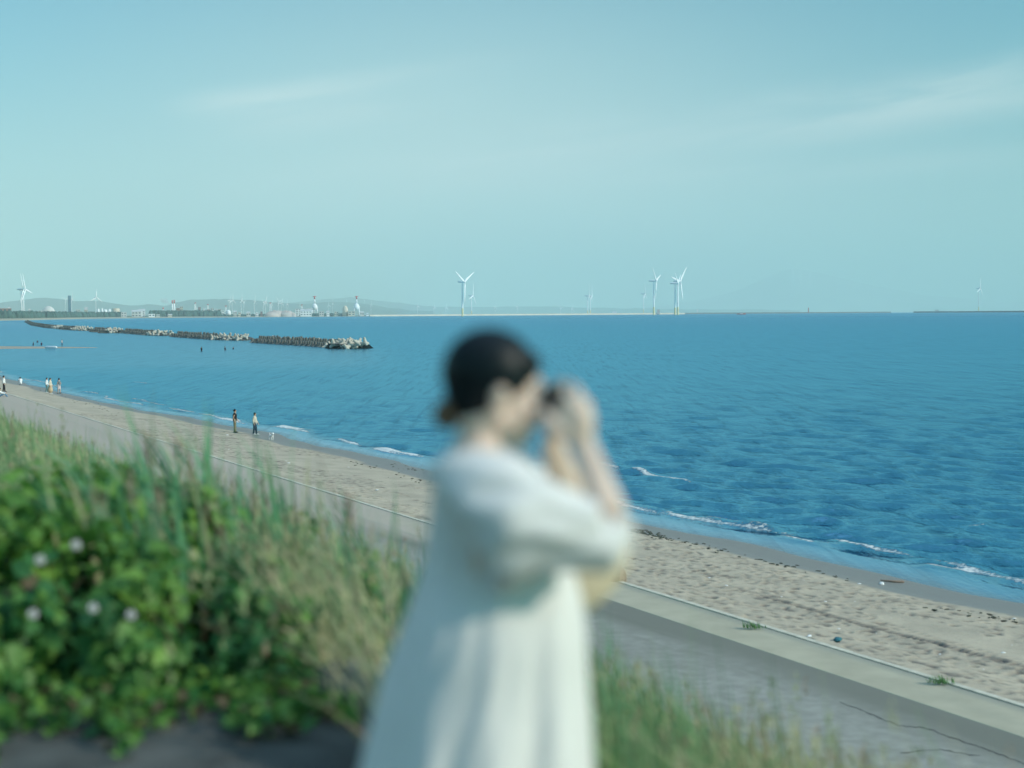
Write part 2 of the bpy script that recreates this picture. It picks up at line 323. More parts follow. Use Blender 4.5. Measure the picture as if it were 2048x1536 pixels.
# ---------------------------------------------------------------- the lie of the land
def gz(u, t=0):                             # embankment profile across the coast
    u = np.asarray(u, float)
    s = 8.02 - .46 * u
    z = np.where(u < 1.4, 7.1, np.where(u < 2.6, 7.1 - .46 * (u - 1.4) ** 2 / 2.4, s))
    return np.maximum(z, .95)
WT = np.array([0, 20, 30, 50, 62, 73, 90, 108, 135, 161, 208, 300, 450]); WU = np.array([33.2, 33.0, 32.9, 31.9, 32.2, 32.9, 32.6, 32.6, 30.3, 29.7, 29.9, 34, 45])
def shore(t): return np.interp(t, WT, WU) + .25 * np.sin(t * .33) + .12 * np.sin(t * .9 + 1) + .35 * (vnoise(np.asarray(t) * .12, 0 * np.asarray(t), 3) - .5)
def build_land():
    us = np.concatenate([np.array([-260, -120, -60, -30, -15, -8]), np.arange(-5, 17.01, .4)]); ts = np.concatenate([np.arange(-40, 60, .6), np.arange(60, 700, 12)])
    Tm, U = np.meshgrid(ts, us, indexing='ij'); X, Y = xy(Tm, U); Z = gz(U) + .10 * (fbm(X * .8, Y * .8, 5) - .5) * (U > 3.3) * (U < 15) - .012 * (U >= 15.3)
    Z = np.where(U >= 15.2, .9, Z)
    ob('ground', mesh('ground', np.stack([X, Y, Z], -1).reshape(-1, 3), grid_faces(*X.shape)[:, ::-1]), M['soil'])['kind'] = 'structure'
    # path on top of the embankment
    ts = np.arange(-30, 60, .5)
    V = []; 
    for t in ts:
        e = 2.9 + .12 * math.sin(t * 1.1) + .08 * math.sin(t * 2.7)
        for u in (-6, -3, -1, 0, 1.0, 1.4, 1.8, 2.2, 2.6, e): V.append((*xy(t, u), float(gz(u)) + .014))
    ob('path', mesh('path', V, grid_faces(len(ts), 10)[:, ::-1]), M['path'])['kind'] = 'structure'
    def sheet(name, u0, u1, z, m, nu, at_name, fn, t1=600):
        ts = np.concatenate([np.arange(-20, 120, 1.0), np.arange(120, t1, 10)]); us = np.linspace(u0, u1, nu); Tm, U = np.meshgrid(ts, us, indexing='ij'); X, Y = xy(Tm, U)
        me = mesh(name, np.stack([X, Y, X * 0 + z], -1).reshape(-1, 3), grid_faces(*X.shape)[:, ::-1]); attr(me, at_name, np.clip(fn(Tm, U), 0, 1).ravel()); attr(me, 'sandy', np.clip((Tm - 36 + 14 * (fbm(Tm * .12, U * .8, 33) - .5) * 2) / 16, 0, .95).ravel())
        o = ob(name, me, m); o['kind'] = 'structure'; return o
    pr = sheet('promenade', 14.9, 19.93, 1.0, M['asphalt'], 60, 'damp', lambda t, u: np.clip((u - 18.1 + 1.4 * (fbm(t * .25, u * .6, 9) - .5)) / 1.2, 0, 1) * .95 + .25 * (fbm(t * .1, u * .5, 4) > .56))
    sheet('concrete_path', 19.93, 21.42, 1.004, M['strip'], 26, 'edge', lambda t, u: .7 * np.clip(1 - abs(u - 21.3) / .25, 0, 1) + .3 * (fbm(t * .2, u * 2, 8) - .3))
    # kerb: a raised concrete lip in lengths, ragged where sand blew over it
    k = MB(); t = -10.0
    while t < 620:
        L_ = 2.0 if t < 150 else 20; c = xy(t + L_ / 2, 21.49 + .012 * math.sin(t * 3)); k.box((c[0], c[1], .90 + .004 * math.sin(t * 7)), (L_ - .012, .15, .26), math.atan2(T2[1], T2[0]) + .001 * math.sin(t * 5), 1); t += L_
    ob('kerb', k.me('kerb', False), M['kerb'])['kind'] = 'structure'
    # cracks in the asphalt
    for pts in ([(1680, 1404), (1760, 1436), (1800, 1452), (1850, 1455), (1890, 1470), (1960, 1495), (2010, 1512), (2090, 1545)], [(1800, 1505), (1880, 1500), (1960, 1512)]):
        V = []; 
        for i in range((len(pts) - 1) * 8 + 1):
            a = i / 8; j = min(int(a), len(pts) - 2); f = a - j; p = at(pts[j][0] * (1 - f) + pts[j + 1][0] * f, pts[j][1] * (1 - f) + pts[j + 1][1] * f + random.uniform(-1.5, 1.5), 1.004)
            w = random.uniform(.008, .028); V += [p + Vector((-w * .3, -w, 0)), p + Vector((w * .3, w, 0))]
        ob('crack', mesh('crack', V, [(2 * i, 2 * i + 2, 2 * i + 3, 2 * i + 1) for i in range(len(V) // 2 - 1)]), M['crack'], pr)
build_land()
def build_beach():
    ts = np.concatenate([np.arange(14, 62, .052), np.arange(62, 120, .12), np.arange(120, 330, .8), np.arange(330, 640, 6)]); us = np.concatenate([np.arange(21.5, 31, .06), np.linspace(31, 52, 90)])
    Tm, U = np.meshgrid(ts, us, indexing='ij'); X, Y = xy(Tm, U); sh = shore(Tm); d = sh - U
    Z = np.where(d > 0, .045 * np.minimum(d, 2.5) + .14 * (1 - np.exp(-np.maximum(d - 1.5, 0) / 1.6)) , .11 * np.maximum(d, -12))
    k = np.clip((24 - U) / 2.5, 0, 1); kz = .93 - .07 * (fbm(Tm * .25, U * .7, 2) > .5)
    Z = Z + np.clip((30 - U) / 8, 0, 1) * .45; Z = Z * (1 - k) + kz * k
    dry = np.clip((d - 2.0) / 1.2, 0, 1)
    Z += dry * (.035 * (fbm(X * .9, Y * .9, 11) - .5) + .02 * (fbm(X * 5.5, Y * 5.5, 12) - .5))
    # footprints and trampled patches: short dents
    n = 13000; ft = RNG.uniform(10, 118, n) ** 1.0; fu = RNG.uniform(22.0, 31.5, n); keep = fbm(ft * .12, fu * .45, 21) + .10 * np.sin(fu * 1.1) + .05 * (fu > 25) > .45; ft, fu = ft[keep], fu[keep]
    dep = RNG.uniform(.02, .10, len(ft)); an = RNG.uniform(-.6, .6, len(ft)) + np.where(RNG.random(len(ft)) < .5, 0, 1.3); le = RNG.uniform(.09, .19, len(ft)); wi = le * .6
    tracks = [([(1466, 1176), (1600, 1215), (1720, 1256), (1860, 1290), (2100, 1356)], .07, 1.0), ([(1545, 1203), (1650, 1232), (1720, 1253), (1850, 1286), (1960, 1313), (2100, 1350)], .12, 1.0), ([(1280, 1135), (1400, 1165), (1540, 1203)], .06, .6), ([(1700, 1225), (1900, 1285), (2100, 1338)], .05, .7)]
    for pts, dp, de in tracks:
        W3 = [at(px, py, .5) for px, py in pts]
        for a, b in zip(W3[:-1], W3[1:]):
            L_ = (b - a).length; q = int(L_ / .19 * de)
            for i in range(q):
                p = a.lerp(b, (i + random.uniform(-.1, .1)) / q); tt, uu = tu(p.x, p.y)
                ft = np.append(ft, tt); fu = np.append(fu, uu + random.gauss(0, .015)); dep = np.append(dep, dp * random.uniform(.7, 1.2)); an = np.append(an, 1.45); le = np.append(le, .15); wi = np.append(wi, .085)
    CH = np.zeros_like(Z)
    for a, b, dp, ang, l_, w_ in zip(ft, fu, dep, an, le, wi):
        i0, i1 = np.searchsorted(ts, (a - .5, a + .5)); j0, j1 = np.searchsorted(us, (b - .5, b + .5))
        if i1 <= i0 or j1 <= j0: continue
        dt = Tm[i0:i1, j0:j1] - a; du = U[i0:i1, j0:j1] - b; c, s_ = math.cos(ang), math.sin(ang)
        q = ((dt * c + du * s_) / l_) ** 2 + ((-dt * s_ + du * c) / w_) ** 2
        CH[i0:i1, j0:j1] += np.exp(-q * 1.4) * dp / .10 * dry[i0:i1, j0:j1]
        Z[i0:i1, j0:j1] -= dp * (np.exp(-q) - .45 * np.exp(-q * .35)) * (1 - k[i0:i1, j0:j1] * .4) * dry[i0:i1, j0:j1]
    ch = np.clip(CH, 0, 1)
    me = mesh('beach', np.stack([X, Y, Z], -1).reshape(-1, 3), grid_faces(*X.shape)[:, ::-1])
    attr(me, 'churn', ch.ravel())
    attr(me, 'wet', np.clip((2.7 - d + .9 * (fbm(Tm * .22, U * .6, 30) - .5)) / .5, 0, 1).ravel() * .95)
    ob('beach', me, M['sand'])['kind'] = 'structure'
    global beach_z
    def beach_z(x, y):
        t, u = tu(x, y); i = min(max(np.searchsorted(ts, t), 0), len(ts) - 1); j = min(max(np.searchsorted(us, u), 0), len(us) - 1); return float(Z[i, j])
build_beach()
def beach_at(px, py):
    p = at(px, py, .3)
    for _ in range(4): p = at(px, py, beach_z(p.x, p.y))
    return p
# breakwater lines (pixels along their near waterline), used for the calm water in their lee too
BWL = [[(497, 685), (600, 691), (690, 697.5), (722, 696.5)], [(337, 673.5), (430, 680), (479, 681)], [(236, 666), (300, 671.3), (332, 671.5)],
       [(176, 663.6), (228, 666), (243, 665)], [(116, 658.5), (150, 661), (172, 661.5)], [(49, 643.5), (61, 650.5), (88, 655.5), (113, 658)]]
def build_sea():
    az = np.linspace(math.radians(-27), math.radians(27), 620); r = 25 * np.exp(np.arange(0, 1360) * .0047)
    r = r[r < 14500]; R, A = np.meshgrid(r, az, indexing='ij'); X = R * np.sin(A); Y = R * np.cos(A); Tm, U = tu(X, Y)
    dr = R * .0047; Z = np.zeros_like(X); DX = np.zeros_like(X); DY = np.zeros_like(X)
    off = U - shore(np.minimum(Tm, 450))
    # lee of the breakwaters: calmer water inside the line
    bx = np.array([at(px, py).x / at(px, py).y for s in BWL for px, py in s]); by = np.array([math.hypot(*at(px, py).xy) for s in BWL for px, py in s]); o = np.argsort(bx)
    lim = np.interp(np.tan(A), bx[o], by[o]); lee = 1 / (1 + np.exp((R - lim) / (R * .02))) * 1 / (1 + np.exp(-(R - 235 - 40 * (fbm(X * .02, Y * .02, 50) - .5) * 2) / 22)) * (1 / (1 + np.exp((A - (-.098)) / .008)))
    lee = np.where((A < -.098 + .06) | True, lee, 0)
    calm_shore = np.clip(1 - (off - 1.9) / 1.6, 0, 1)
    calm = np.clip(np.maximum(lee * .9, calm_shore), 0, 1)
    gust = .75 + .5 * fbm(X * .012, Y * .03, 40)
    base = math.atan2(-N2[1], -N2[0]) + .25
    for k in range(72):
        lam = .36 * (3.0 / .36) ** (k / 71); th = base + RNG.normal(0, .55); kk = 2 * math.pi / lam; ph = RNG.uniform(0, 6.28)
        st = .038 * (1.15 if .55 < lam < 1.7 else .85); a = st / kk; fade = np.clip((lam / np.maximum(dr, R * .00155) - 2.5) / 2, 0, 1)
        p = kk * (X * math.cos(th) + Y * math.sin(th)) + ph; w = fade * a * gust
        Z += w * np.cos(p); DX -= w * np.sin(p) * math.cos(th) * 1.1; DY -= w * np.sin(p) * math.sin(th) * 1.1
    for lam, th, st in ((5.2, base - .3, .018), (6.8, base - .2, .022), (8.6, base - .33, .018)):
        kk = 2 * math.pi / lam; fade = np.clip((lam / np.maximum(dr, R * .00155) - 2.5) / 2, 0, 1); Z += fade * st / kk * gust * np.cos(kk * (X * math.cos(th) + Y * math.sin(th)) + 2.2 * fbm(X * .05, Y * .05, int(lam * 10)))
    am = (1 - calm) * np.clip((off + .5) / 3, 0.05, 1)
    Z *= am; X2 = X + DX * am; Y2 = Y + DY * am
    # breaking lines
    foam = np.zeros_like(X)
    l1 = 2.5 + .5 * np.sin(Tm * .21) + 1.0 * (vnoise(Tm * .16, Tm * 0, 61) - .5); g = np.exp(-((off - l1) / .28) ** 2); pr = np.clip(2.6 * vnoise(Tm * .30, Tm * 0 + 3, 62) - .55, 0, 1)
    foam += g * (.36 + .45 * pr)
    l2 = .12 + .25 * (vnoise(Tm * .4, Tm * 0, 66) - .5); foam += .36 * np.exp(-((off - l2) / .09) ** 2) * (Tm < 260); l3 = 1.5 + .8 * np.sin(Tm * .13 + 2) + .5 * (vnoise(Tm * .3, Tm * 0, 67) - .5); foam += .30 * np.exp(-((off - l3) / .10) ** 2) * (vnoise(Tm * .2, Tm * 0, 68) > .45) * (Tm < 260); Z += .09 * np.exp(-((off - l1 - .4) / .5) ** 2) * (.4 + pr)
    def breaker(px0, px1, py0, py1, w, hgt, st=1.0):
        a = at(px0, py0); b = at(px1, py1); L_ = (b - a).length; ux, uy = (b - a).x / L_, (b - a).y / L_
        s = (X - a.x) * ux + (Y - a.y) * uy; dd = -(X - a.x) * uy + (Y - a.y) * ux; dd = dd + .5 * (vnoise(s * .5, s * 0, int(px0)) - .5)
        e = np.clip(s / (L_ * .2), 0, 1) * np.clip((L_ - s) / (L_ * .2), 0, 1); q = np.exp(-(dd / w) ** 2) * e
        return q * st, hgt * np.exp(-((dd) / (w * 1.8)) ** 2) * e
    for b_ in [(1232, 1400, 938, 972, .33, .3, .95), (1190, 1240, 928, 940, .4, .2, .7), (260, 300, 764, 768, .6, .2, .75), (175, 215, 744, 750, .6, .2, .5), (1925, 1990, 1052, 1050, .25, .2, .75), (430, 480, 838, 846, .5, .15, .55), (560, 620, 852, 868, .5, .15, .7),
               (1840, 1940, 1126, 1146, .25, .15, .85), (740, 850, 898, 916, .4, .18, .9), (250, 350, 795, 815, .5, .15, .7), (1255, 1400, 1012, 1040, .16, .1, .4), (1540, 1700, 1065, 1100, .28, .12, .55), (1380, 1560, 1036, 1062, .24, .14, .7), (640, 720, 880, 893, .35, .15, .45), (90, 150, 748, 754, .5, .15, .35)]:
        q, h = breaker(*b_); foam += q; Z += h * .5
    Z -= R ** 2 / (2 * RE)
    V = np.stack([X2, Y2, Z], -1).reshape(-1, 3); Fc = grid_faces(*X.shape)
    keep = (off.ravel()[Fc].max(1) > -1.2) | (Tm.ravel()[Fc].max(1) > 440); Fc = Fc[keep]
    used = np.zeros(len(V), bool); used[Fc.ravel()] = True; idx = np.cumsum(used) - 1
    me = mesh('sea', V[used], idx[Fc][:, ::-1]); sel = used
    attr(me, 'calm', calm.ravel()[sel]); attr(me, 'foam', np.clip(foam, 0, 1).ravel()[sel]); attr(me, 'far', np.clip(np.log(R / 60) / math.log(60), 0, 1).ravel()[sel])
    attr(me, 'film', np.clip(1 - (off + .1 + .5 * (fbm(Tm * .5, U * 2, 70) - .5)) / 1.1, 0, 1).ravel()[sel])
    attr(me, 'shallow', np.clip(np.maximum(1 - (off - 1) / 2.2, lee * .35), 0, 1).ravel()[sel])
    ob('sea', me, M['sea'])['kind'] = 'structure'
build_sea()
# sandbar far left
def build_sandbar():
    V = []; n = 30
    for i in range(n + 1):
        f = i / n; px = -160 + (195 + 160) * f; a = at(px, 700 - 4.5 * f); b = at(px, 691.5 + 3.8 * f); 
        hgt = .45 * (1 - f) ** .5 + .02
        for j in range(9):
            g = j / 8; p = a.lerp(b, g); V.append((p.x, p.y, -.08 + (hgt + .1) * math.sin(math.pi * g) ** .7))
    o = ob('sandbar', mesh('sandbar', V, grid_faces(n + 1, 9)), M['sand']); o['kind'] = 'structure'; attr(o.data, 'wet', [.35] * len(V))
    b = MB(); b.tube([at(92, 694.5, .5), at(112, 694.6, .52)], .32, 8)
    tag(ob('beached_log', b.me('beached_log'), M['litterw']), 'long pale bleached log lying on the far sandbar', 'log')
build_sandbar()
# ---------------------------------------------------------------- far land
SHX = [-400, 0, 60, 100, 150, 240, 300, 480, 640, 760, 800]; SHD = [2300, 2700, 2900, 3200, 3600, 4100, 4300, 4600, 4850, 5000, 5050]
def sd(px): return float(np.interp(px, SHX, SHD))
def curv(d): return -d * d / (2 * RE)
def build_far():
    V = []; sandy = []; cols = list(range(-400, 801, 12))
    rows = [(0, -1.0, 1), (25, 1.5, 1), (90, 3.0, .9), (180, 4, .4), (260, 4.5, 0), (1200, 5, 0), (4000, 8, 0), (9000, 10, 0)]
    for px in cols:
        e = min(1, max(0.25, (800 - px) / 400)); 
        for dd, z, s in rows:
            D = sd(px) + dd; D2 = D + (12 * math.sin(px * .07) if dd else 0); V.append(azp(px, D2, z * (1 if dd < 20 else e) + curv(D))); sandy.append(s)
    me = mesh('far_shore', V, grid_faces(len(cols), len(rows))); attr(me, 'sandy', sandy); ob('far_shore', me, M['hazeland'])['kind'] = 'structure'
    def ridge(name, tab, D, depth, m, seed, rough, snow=None):
        pxs = np.linspace(tab[0][0], tab[-1][0], 260); top = np.interp(pxs, [a for a, b in tab], [b for a, b in tab]); V = []; sn = []
        for px, ty in zip(pxs, top):
            ty = ty + rough * (fbm(px * .02, seed, seed, 5) - .47) * 8; e = min(1, (px - tab[0][0]) / 30, (tab[-1][0] - px) / 30)
            zt = zof(px, ty, D) ; zb = curv(D) - 5
            for dd, f in ((-1.0, 0), (-.8, .25), (-.55, .5), (-.3, .78), (-.1, .95), (0, 1), (.3, .7), (1, 0)):
                w = 1 + .18 * (fbm(px * .05, dd * 3, seed + 3, 4) - .5) * (0 < f < 1); Dq = D + dd * depth; V.append(azp(px, Dq, zb + (zt - zb) * f * w)); sn.append(snow(px, f) if snow else 0)
        me = mesh(name, V, grid_faces(len(pxs), 8)); attr(me, 'snow', sn); ob(name, me, m)['kind'] = 'structure'
    ridge('hills', [(-200, 612), (-60, 614), (0, 607), (40, 600), (90, 594), (120, 597), (150, 601), (200, 603), (260, 609), (300, 611), (335, 612), (350, 606), (380, 600), (440, 599), (500, 598), (560, 603), (640, 606), (680, 604), (700, 603), (760, 612), (800, 617), (870, 622)], 21000, 2600, M['hill'], 3, 1)
    ridge('hills', [(480, 616), (600, 603), (680, 596), (700, 594.5), (730, 597), (790, 604), (850, 612), (900, 613), (980, 613), (1080, 611), (1100, 611), (1160, 614), (1260, 616), (1400, 618), (1600, 620)], 30000, 3500, M['hill'], 9, .6)
    ridge('mountain', [(1250, 617), (1400, 601), (1480, 578), (1540, 553), (1570, 541), (1590, 537), (1606, 539), (1640, 545), (1680, 556), (1760, 574), (1850, 590), (2000, 603), (2250, 616)], 46000, 5000, M['mountain'], 17, .5, snow=lambda px, f: .8 * (abs((px - 1603) % 17 - 8) > 6) * (abs(px - 1603) < 22) * (.72 < f <= 1))
    # pine belts along the shore
    def wood(px0, px1, d0, n, h, name='pine_wood'):
        b = MB()
        for i in range(n):
            px = random.uniform(px0, px1); D = sd(px) + random.uniform(*d0); p = azp(px, D, 3 + curv(D)); hh = h * random.uniform(.7, 1.15); w = random.uniform(4, 8)
            b.tube([(p.x, p.y, p.z - 3), (p.x, p.y, p.z + hh * .35), (p.x, p.y, p.z + hh * .75), (p.x, p.y, p.z + hh)], [w * .7, w, w * .75, w * .3], 6)
        return tag(ob(name, b.me(name), M['pine']), kind='stuff')
    wood(-220, 245, (190, 420), 1500, 13); wood(300, 440, (160, 340), 600, 17); wood(440, 530, (160, 300), 120, 6); wood(600, 700, (130, 260), 200, 7)
build_far()
# ---------------------------------------------------------------- wind turbines
def unit_meshes():
    t = MB(); V = []; n = 14
    for z, r in ((0, .043), (.33, .038), (.66, .031), (1, .023)):
        for k in range(n): w = 2 * math.pi * k / n; V.append((r * math.cos(w), r * math.sin(w), z))
    t.add(V, [(i * n + k, i * n + (k + 1) % n, (i + 1) * n + (k + 1) % n, (i + 1) * n + k) for i in range(3) for k in range(n)] + [tuple(range(3 * n, 4 * n))])
    b = MB(); V = []; prof = [(0, .028, .028), (.06, .026, .026), (.16, .052, .022), (.35, .044, .014), (.6, .032, .010), (.85, .02, .006), (1, .006, .003)]
    for z, c, th in prof:
        for k in range(8): w = 2 * math.pi * k / 8; V.append((th * math.sin(w), c * math.cos(w) - (c - .028) * .5, z))
    b.add(V, [(i * 8 + k, i * 8 + (k + 1) % 8, (i + 1) * 8 + (k + 1) % 8, (i + 1) * 8 + k) for i in range(6) for k in range(8)] + [tuple(range(48, 56))])
    nm = MB(); nm.tube([(-.22, 0, .01), (-.16, 0, .012), (.03, 0, .01), (.1, 0, .0)], [.035, .045, .046, .034], 12)
    hb = MB(); hb.ell((0, 0, 0), (.055, .045, .045), 12, 8)
    tp = MB(); tp.tube([(0, 0, 0), (0, 0, .5), (0, 0, 1)], [1, 1, .97], 14, cap=False)
    dk = MB(); dk.box((0, 0, 0), (3.2, 3.2, .04))
    return [x.me(nn) for x, nn in ((t, 'tower'), (b, 'blade'), (nm, 'nacelle'), (hb, 'hub'), (tp, 'transition_piece'), (dk, 'platform'))]
UM = unit_meshes()
for me_, mm in zip(UM, ('whitepaint', 'whitepaint', 'whitepaint', 'whitepaint', 'yellow', 'yellow')): me_.materials.append(M[mm])
def turbine(px, hub_y, R_px, Rm, base_z, yaw, phase, label, off=False, D=None, group=None):
    D = D or Rm * F / R_px; zc = base_z + curv(D); p = azp(px, D, zc); zh = zof(px, hub_y, D) - zc
    # yaw = heading of the rotor axis, clockwise from straight away
    az = math.atan2(p.x, p.y); hd = math.pi / 2 - (az + math.pi - yaw)
    o = empty('wind_turbine', p, 0, label=label, cat='wind turbine', group=group or ('offshore wind turbines on yellow foundations' if off else 'wind turbines along the far coast'))
    z0 = 0
    if off:
        z0 = zh * .23; ob('transition_piece', UM[4], None, o, (0, 0, -3), sc=(Rm * .048, Rm * .048, z0 + 3)); ob('platform', UM[5], None, o, (0, 0, z0 * .92), sc=(Rm * .03, Rm * .03, 8))
    ob('tower', UM[0], None, o, (0, 0, z0), sc=(Rm, Rm, zh - z0))
    na = ob('nacelle', UM[2], None, o, (0, 0, zh), (0, 0, hd), (Rm,) * 3)
    c, s = math.cos(hd), math.sin(hd); hub = ob('hub', UM[3], None, o, (c * .135 * Rm, s * .135 * Rm, zh), (0, 0, hd), (Rm,) * 3)
    for k in range(3):
        b = ob('blade', UM[1], None, o, hub.location, sc=(Rm * 1.3, Rm * 1.3, Rm))
        b.rotation_mode = 'QUATERNION'; b.rotation_quaternion = Quaternion((0, 0, 1), hd) @ Quaternion((1, 0, 0), -(phase + 2 * math.pi * k / 3))
    return o
r_ = math.radians
OFF = [(925, 564, 42, 60, 0, r_(58), r_(180), 'x'),
       (943, 591.5, 25, 60, 0, r_(70), r_(12), 'small offshore turbine just right of the tallest yellow footed turbine'),
       (1175.3, 592, 25, 60, 0, r_(82), r_(-5), 'left one of the close turbine pair midway along the sea horizon'),
       (1180.6, 592, 25, 60, 0, r_(82), r_(8), 'right one of the close turbine pair midway along the sea horizon'),
       (1287, 588, 23, 60, 0, r_(80), r_(-4), 'slender distant turbine standing left of the big turbine with a near vertical blade'),
       (1307.5, 562, 40, 60, 0, r_(76), r_(-50), 'big yellow footed turbine with rotor turned almost edge on, left of the big pair'),
       (1350.3, 567, 41, 60, 0, r_(80), r_(62), 'left one of the big yellow footed pair, its nacelle poking out left'),
       (1355.8, 563, 40, 60, 0, r_(62), r_(42), 'right one of the big yellow footed pair, one blade reaching up to the right'),
       (1957, 577, 21, 52, 0, r_(72), r_(8), 'lone turbine on the far right horizon by the dark breakwater')]
OFF[0] = (*OFF[0][:7], 'tallest offshore turbine on a yellow foot, two blades raised like a letter Y')
for a in OFF: turbine(*a, off=True)
LAND = [(43.5, 579, 33, 40, 3, r_(69), r_(-25), 'left one of the large white turbine pair at the far left edge'), (47.6, 580, 33, 40, 3, r_(66), r_(-20), 'right one of the large white turbine pair at the far left edge'),
        (130.5, 599.5, 11, 30, 3, r_(40), r_(-60), 'small turbine with raised blades left of the dark tower block'), (143.6, 598, 15, 40, 3, r_(75), r_(0), 'thin turbine standing just right of the dark tower block'),
        (192, 595, 17, 30, 3, r_(35), r_(3), 'white turbine on the shore left of the storage tanks'), (390.4, 616, 8, 14, 3, r_(40), r_(-20), 'very small turbine on the waterline before the dark pine belt'),
        (458.5, 601, 14, 40, 3, r_(70), r_(25), 'faint turbine, first of the cluster right of the pine belt'), (464.5, 600, 14, 36, 3, r_(55), r_(5), 'brighter turbine beside the first faint one right of the pine belt'),
        (482.5, 600, 15, 38, 3, r_(72), r_(5), 'upright turbine in the gap between the two left clusters'), (487, 606, 11, 40, 3, r_(70), r_(60), 'smaller turbine close behind the upright one in the gap'),
        (508.8, 602, 14, 36, 3, r_(75), r_(2), 'single turbine between the gap and the crowded harbour turbines'), (527, 608, 12, 40, 3, r_(60), r_(-35), 'turbine leaning its blade left at the start of the stockpile'),
        (530.8, 603, 14, 38, 3, r_(60), r_(18), 'turbine with blade reaching up right at the start of the stockpile'), (543, 607, 10, 40, 3, r_(60), r_(30), 'short turbine above the left part of the stockpile'),
        (557, 603, 11, 38, 3, r_(45), r_(-40), 'turbine with spread blades above the middle of the stockpile'), (563, 606, 11, 40, 3, r_(50), r_(20), 'faint turbine right behind the spread bladed one over the stockpile'),
        (574, 608, 11, 40, 3, r_(70), r_(10), 'last turbine over the right part of the stockpile'), (599, 611, 6, 40, 3, r_(60), r_(0), 'tiny turbine left of the first red topped tower'),
        (585, 611, 6, 45, 3, r_(60), r_(30), 'tiny pale turbine between stockpile and first red topped tower'), (611, 611, 6, 45, 3, r_(60), r_(50), 'tiny pale turbine next to the first red topped tower'),
        (657, 611, 8, 40, 3, r_(55), r_(-15), 'low turbine right of the first red topped tower'), (665, 607, 9, 42, 3, r_(72), r_(0), 'thin upright turbine halfway between the red topped towers'),
        (693, 603, 6, 55, 3, r_(60), r_(0), 'faint turbine rising behind the cream silo'), (728.5, 601, 6, 55, 3, r_(60), r_(10), 'faint high turbine on the hill right of the second red topped tower'),
        (742, 609, 9, 40, 3, r_(70), r_(0), 'white turbine at the root of the long pale breakwater')]
for a in LAND: turbine(*a)
for px, hy in ((868, 614), (892, 615), (990, 614), (1034, 614), (1121, 617), (1144, 617), (835, 613)):
    turbine(px, hy, 5, 40, 3, r_(60), r_(random.uniform(-20, 80)), 'tiny hazy turbine on the low hills behind the long pale breakwater', D=12000, group='tiny turbines on the hazy hills')
# ---------------------------------------------------------------- harbour buildings
def bld(name, px, w_px, top_y, D, label, wall='pale', roof='roofm', depth=None, cat='building', base_z=3, wins=True, gable=False):
    p = azp(px, D, base_z + curv(D)); w = w_px * D / F; h = zof(px, top_y, D) - p.z; dpt = depth or w * .6
    o = empty(name, p, -math.atan2(p.x, p.y), label=label, cat=cat)
    b = MB(); b.box((0, 0, h / 2 - 1), (w, dpt, h + 2)); ob('wall', b.me('wall', False), M[wall], o)
    r = MB()
    if gable: r.add([(-w * .52, -dpt * .52, h), (w * .52, -dpt * .52, h), (w * .52, dpt * .52, h), (-w * .52, dpt * .52, h), (-w * .52, 0, h * 1.35), (w * .52, 0, h * 1.35)], [(0, 1, 5, 4), (2, 3, 4, 5), (0, 4, 3), (1, 2, 5), (0, 3, 2, 1)])
    else: r.box((0, 0, h + h * .02), (w * 1.03, dpt * 1.03, max(.4, h * .045)))
    ob('roof', r.me('roof', False), M[roof], o)
    if wins:
        n = max(2, int(w / 9)); fl = max(1, int(h / 6))
        wm = None
        for i in range(n):
            for j in range(fl):
                if wm is None: q = MB(); q.box((0, 0, 0), (w / n * .55, .3, h / fl * .4)); wm = q.me('window', False)
                ob('window', wm, M['window'], o, ((i + .5) / n * w - w / 2, -dpt / 2 - .05, (j + .55) / fl * h))
    return o
def tank(px, w_px, top_y, D, label, m='whitepaint', dome=.25, name='storage_tank', cat='storage tank'):
    p = azp(px, D, 3 + curv(D)); r = w_px * D / F / 2; h = zof(px, top_y, D) - p.z; o = empty(name, p, 0, label=label, cat=cat)
    b = MB(); b.tube([(0, 0, -2), (0, 0, h * .5), (0, 0, h * (1 - dome * .5))], r, 20, cap=False); ob('shell', b.me('shell'), M[m], o)
    q = MB(); q.ell((0, 0, h * (1 - dome * .5)), (r * 1.01, r * 1.01, h * dome * .55), 20, 8); ob('dome_roof', q.me('dome_roof'), M[m], o)
bld('long_warehouse', 6, 30, 617, 3600, 'brown long building above the woods at the left edge', 'brick', 'roofm', cat='warehouse')
bld('small_house', 18.5, 4, 614.5, 3650, 'small white block at the right end of the brown long building', 'whitepaint')
bld('small_house', 59, 4, 618, 3800, 'small white house among the trees right of the big turbine pair', 'whitepaint')
def arena():
    D = 3900; p = azp(97, D, 3 + curv(D)); w = 30 * D / F; h = zof(97, 612, D) - p.z
    o = empty('domed_arena', p, -math.atan2(p.x, p.y), label='pale domed arena roof above the woods at left', cat='arena'); b = MB(); b.ell((0, 0, 0), (w / 2, w * .4, h), 24, 12); ob('dome_roof', b.me('dome_roof'), M['pale'], o)
    q = MB(); q.box((-w * .25, 0, h * .3), (w * .7, w * .5, h * .6)); ob('wall', q.me('wall', False), M['pale'], o)
arena()
bld('tower_block', 139.5, 5.5, 593, 5200, 'dark blue tower block standing between two turbines', 'bluegrey', 'bluegrey', depth=9, cat='tower')
bld('low_building', 156, 8, 619.5, 4200, 'small pale building in the woods right of the tower block', 'pale')
for px, w, y, lab in ((197, 4, 617.5, 'first white tank right of the shore turbine'), (204.5, 3.5, 616.5, 'narrow white tank, second from the shore turbine'), (211, 6.5, 619, 'squat white tank, third from the shore turbine'), (219, 5, 618.5, 'white tank just left of the large tank')): tank(px, w, y, 4500, lab)
tank(232, 14, 616.5, 4600, 'large broad tank with reddish white shell', 'cream', .08)
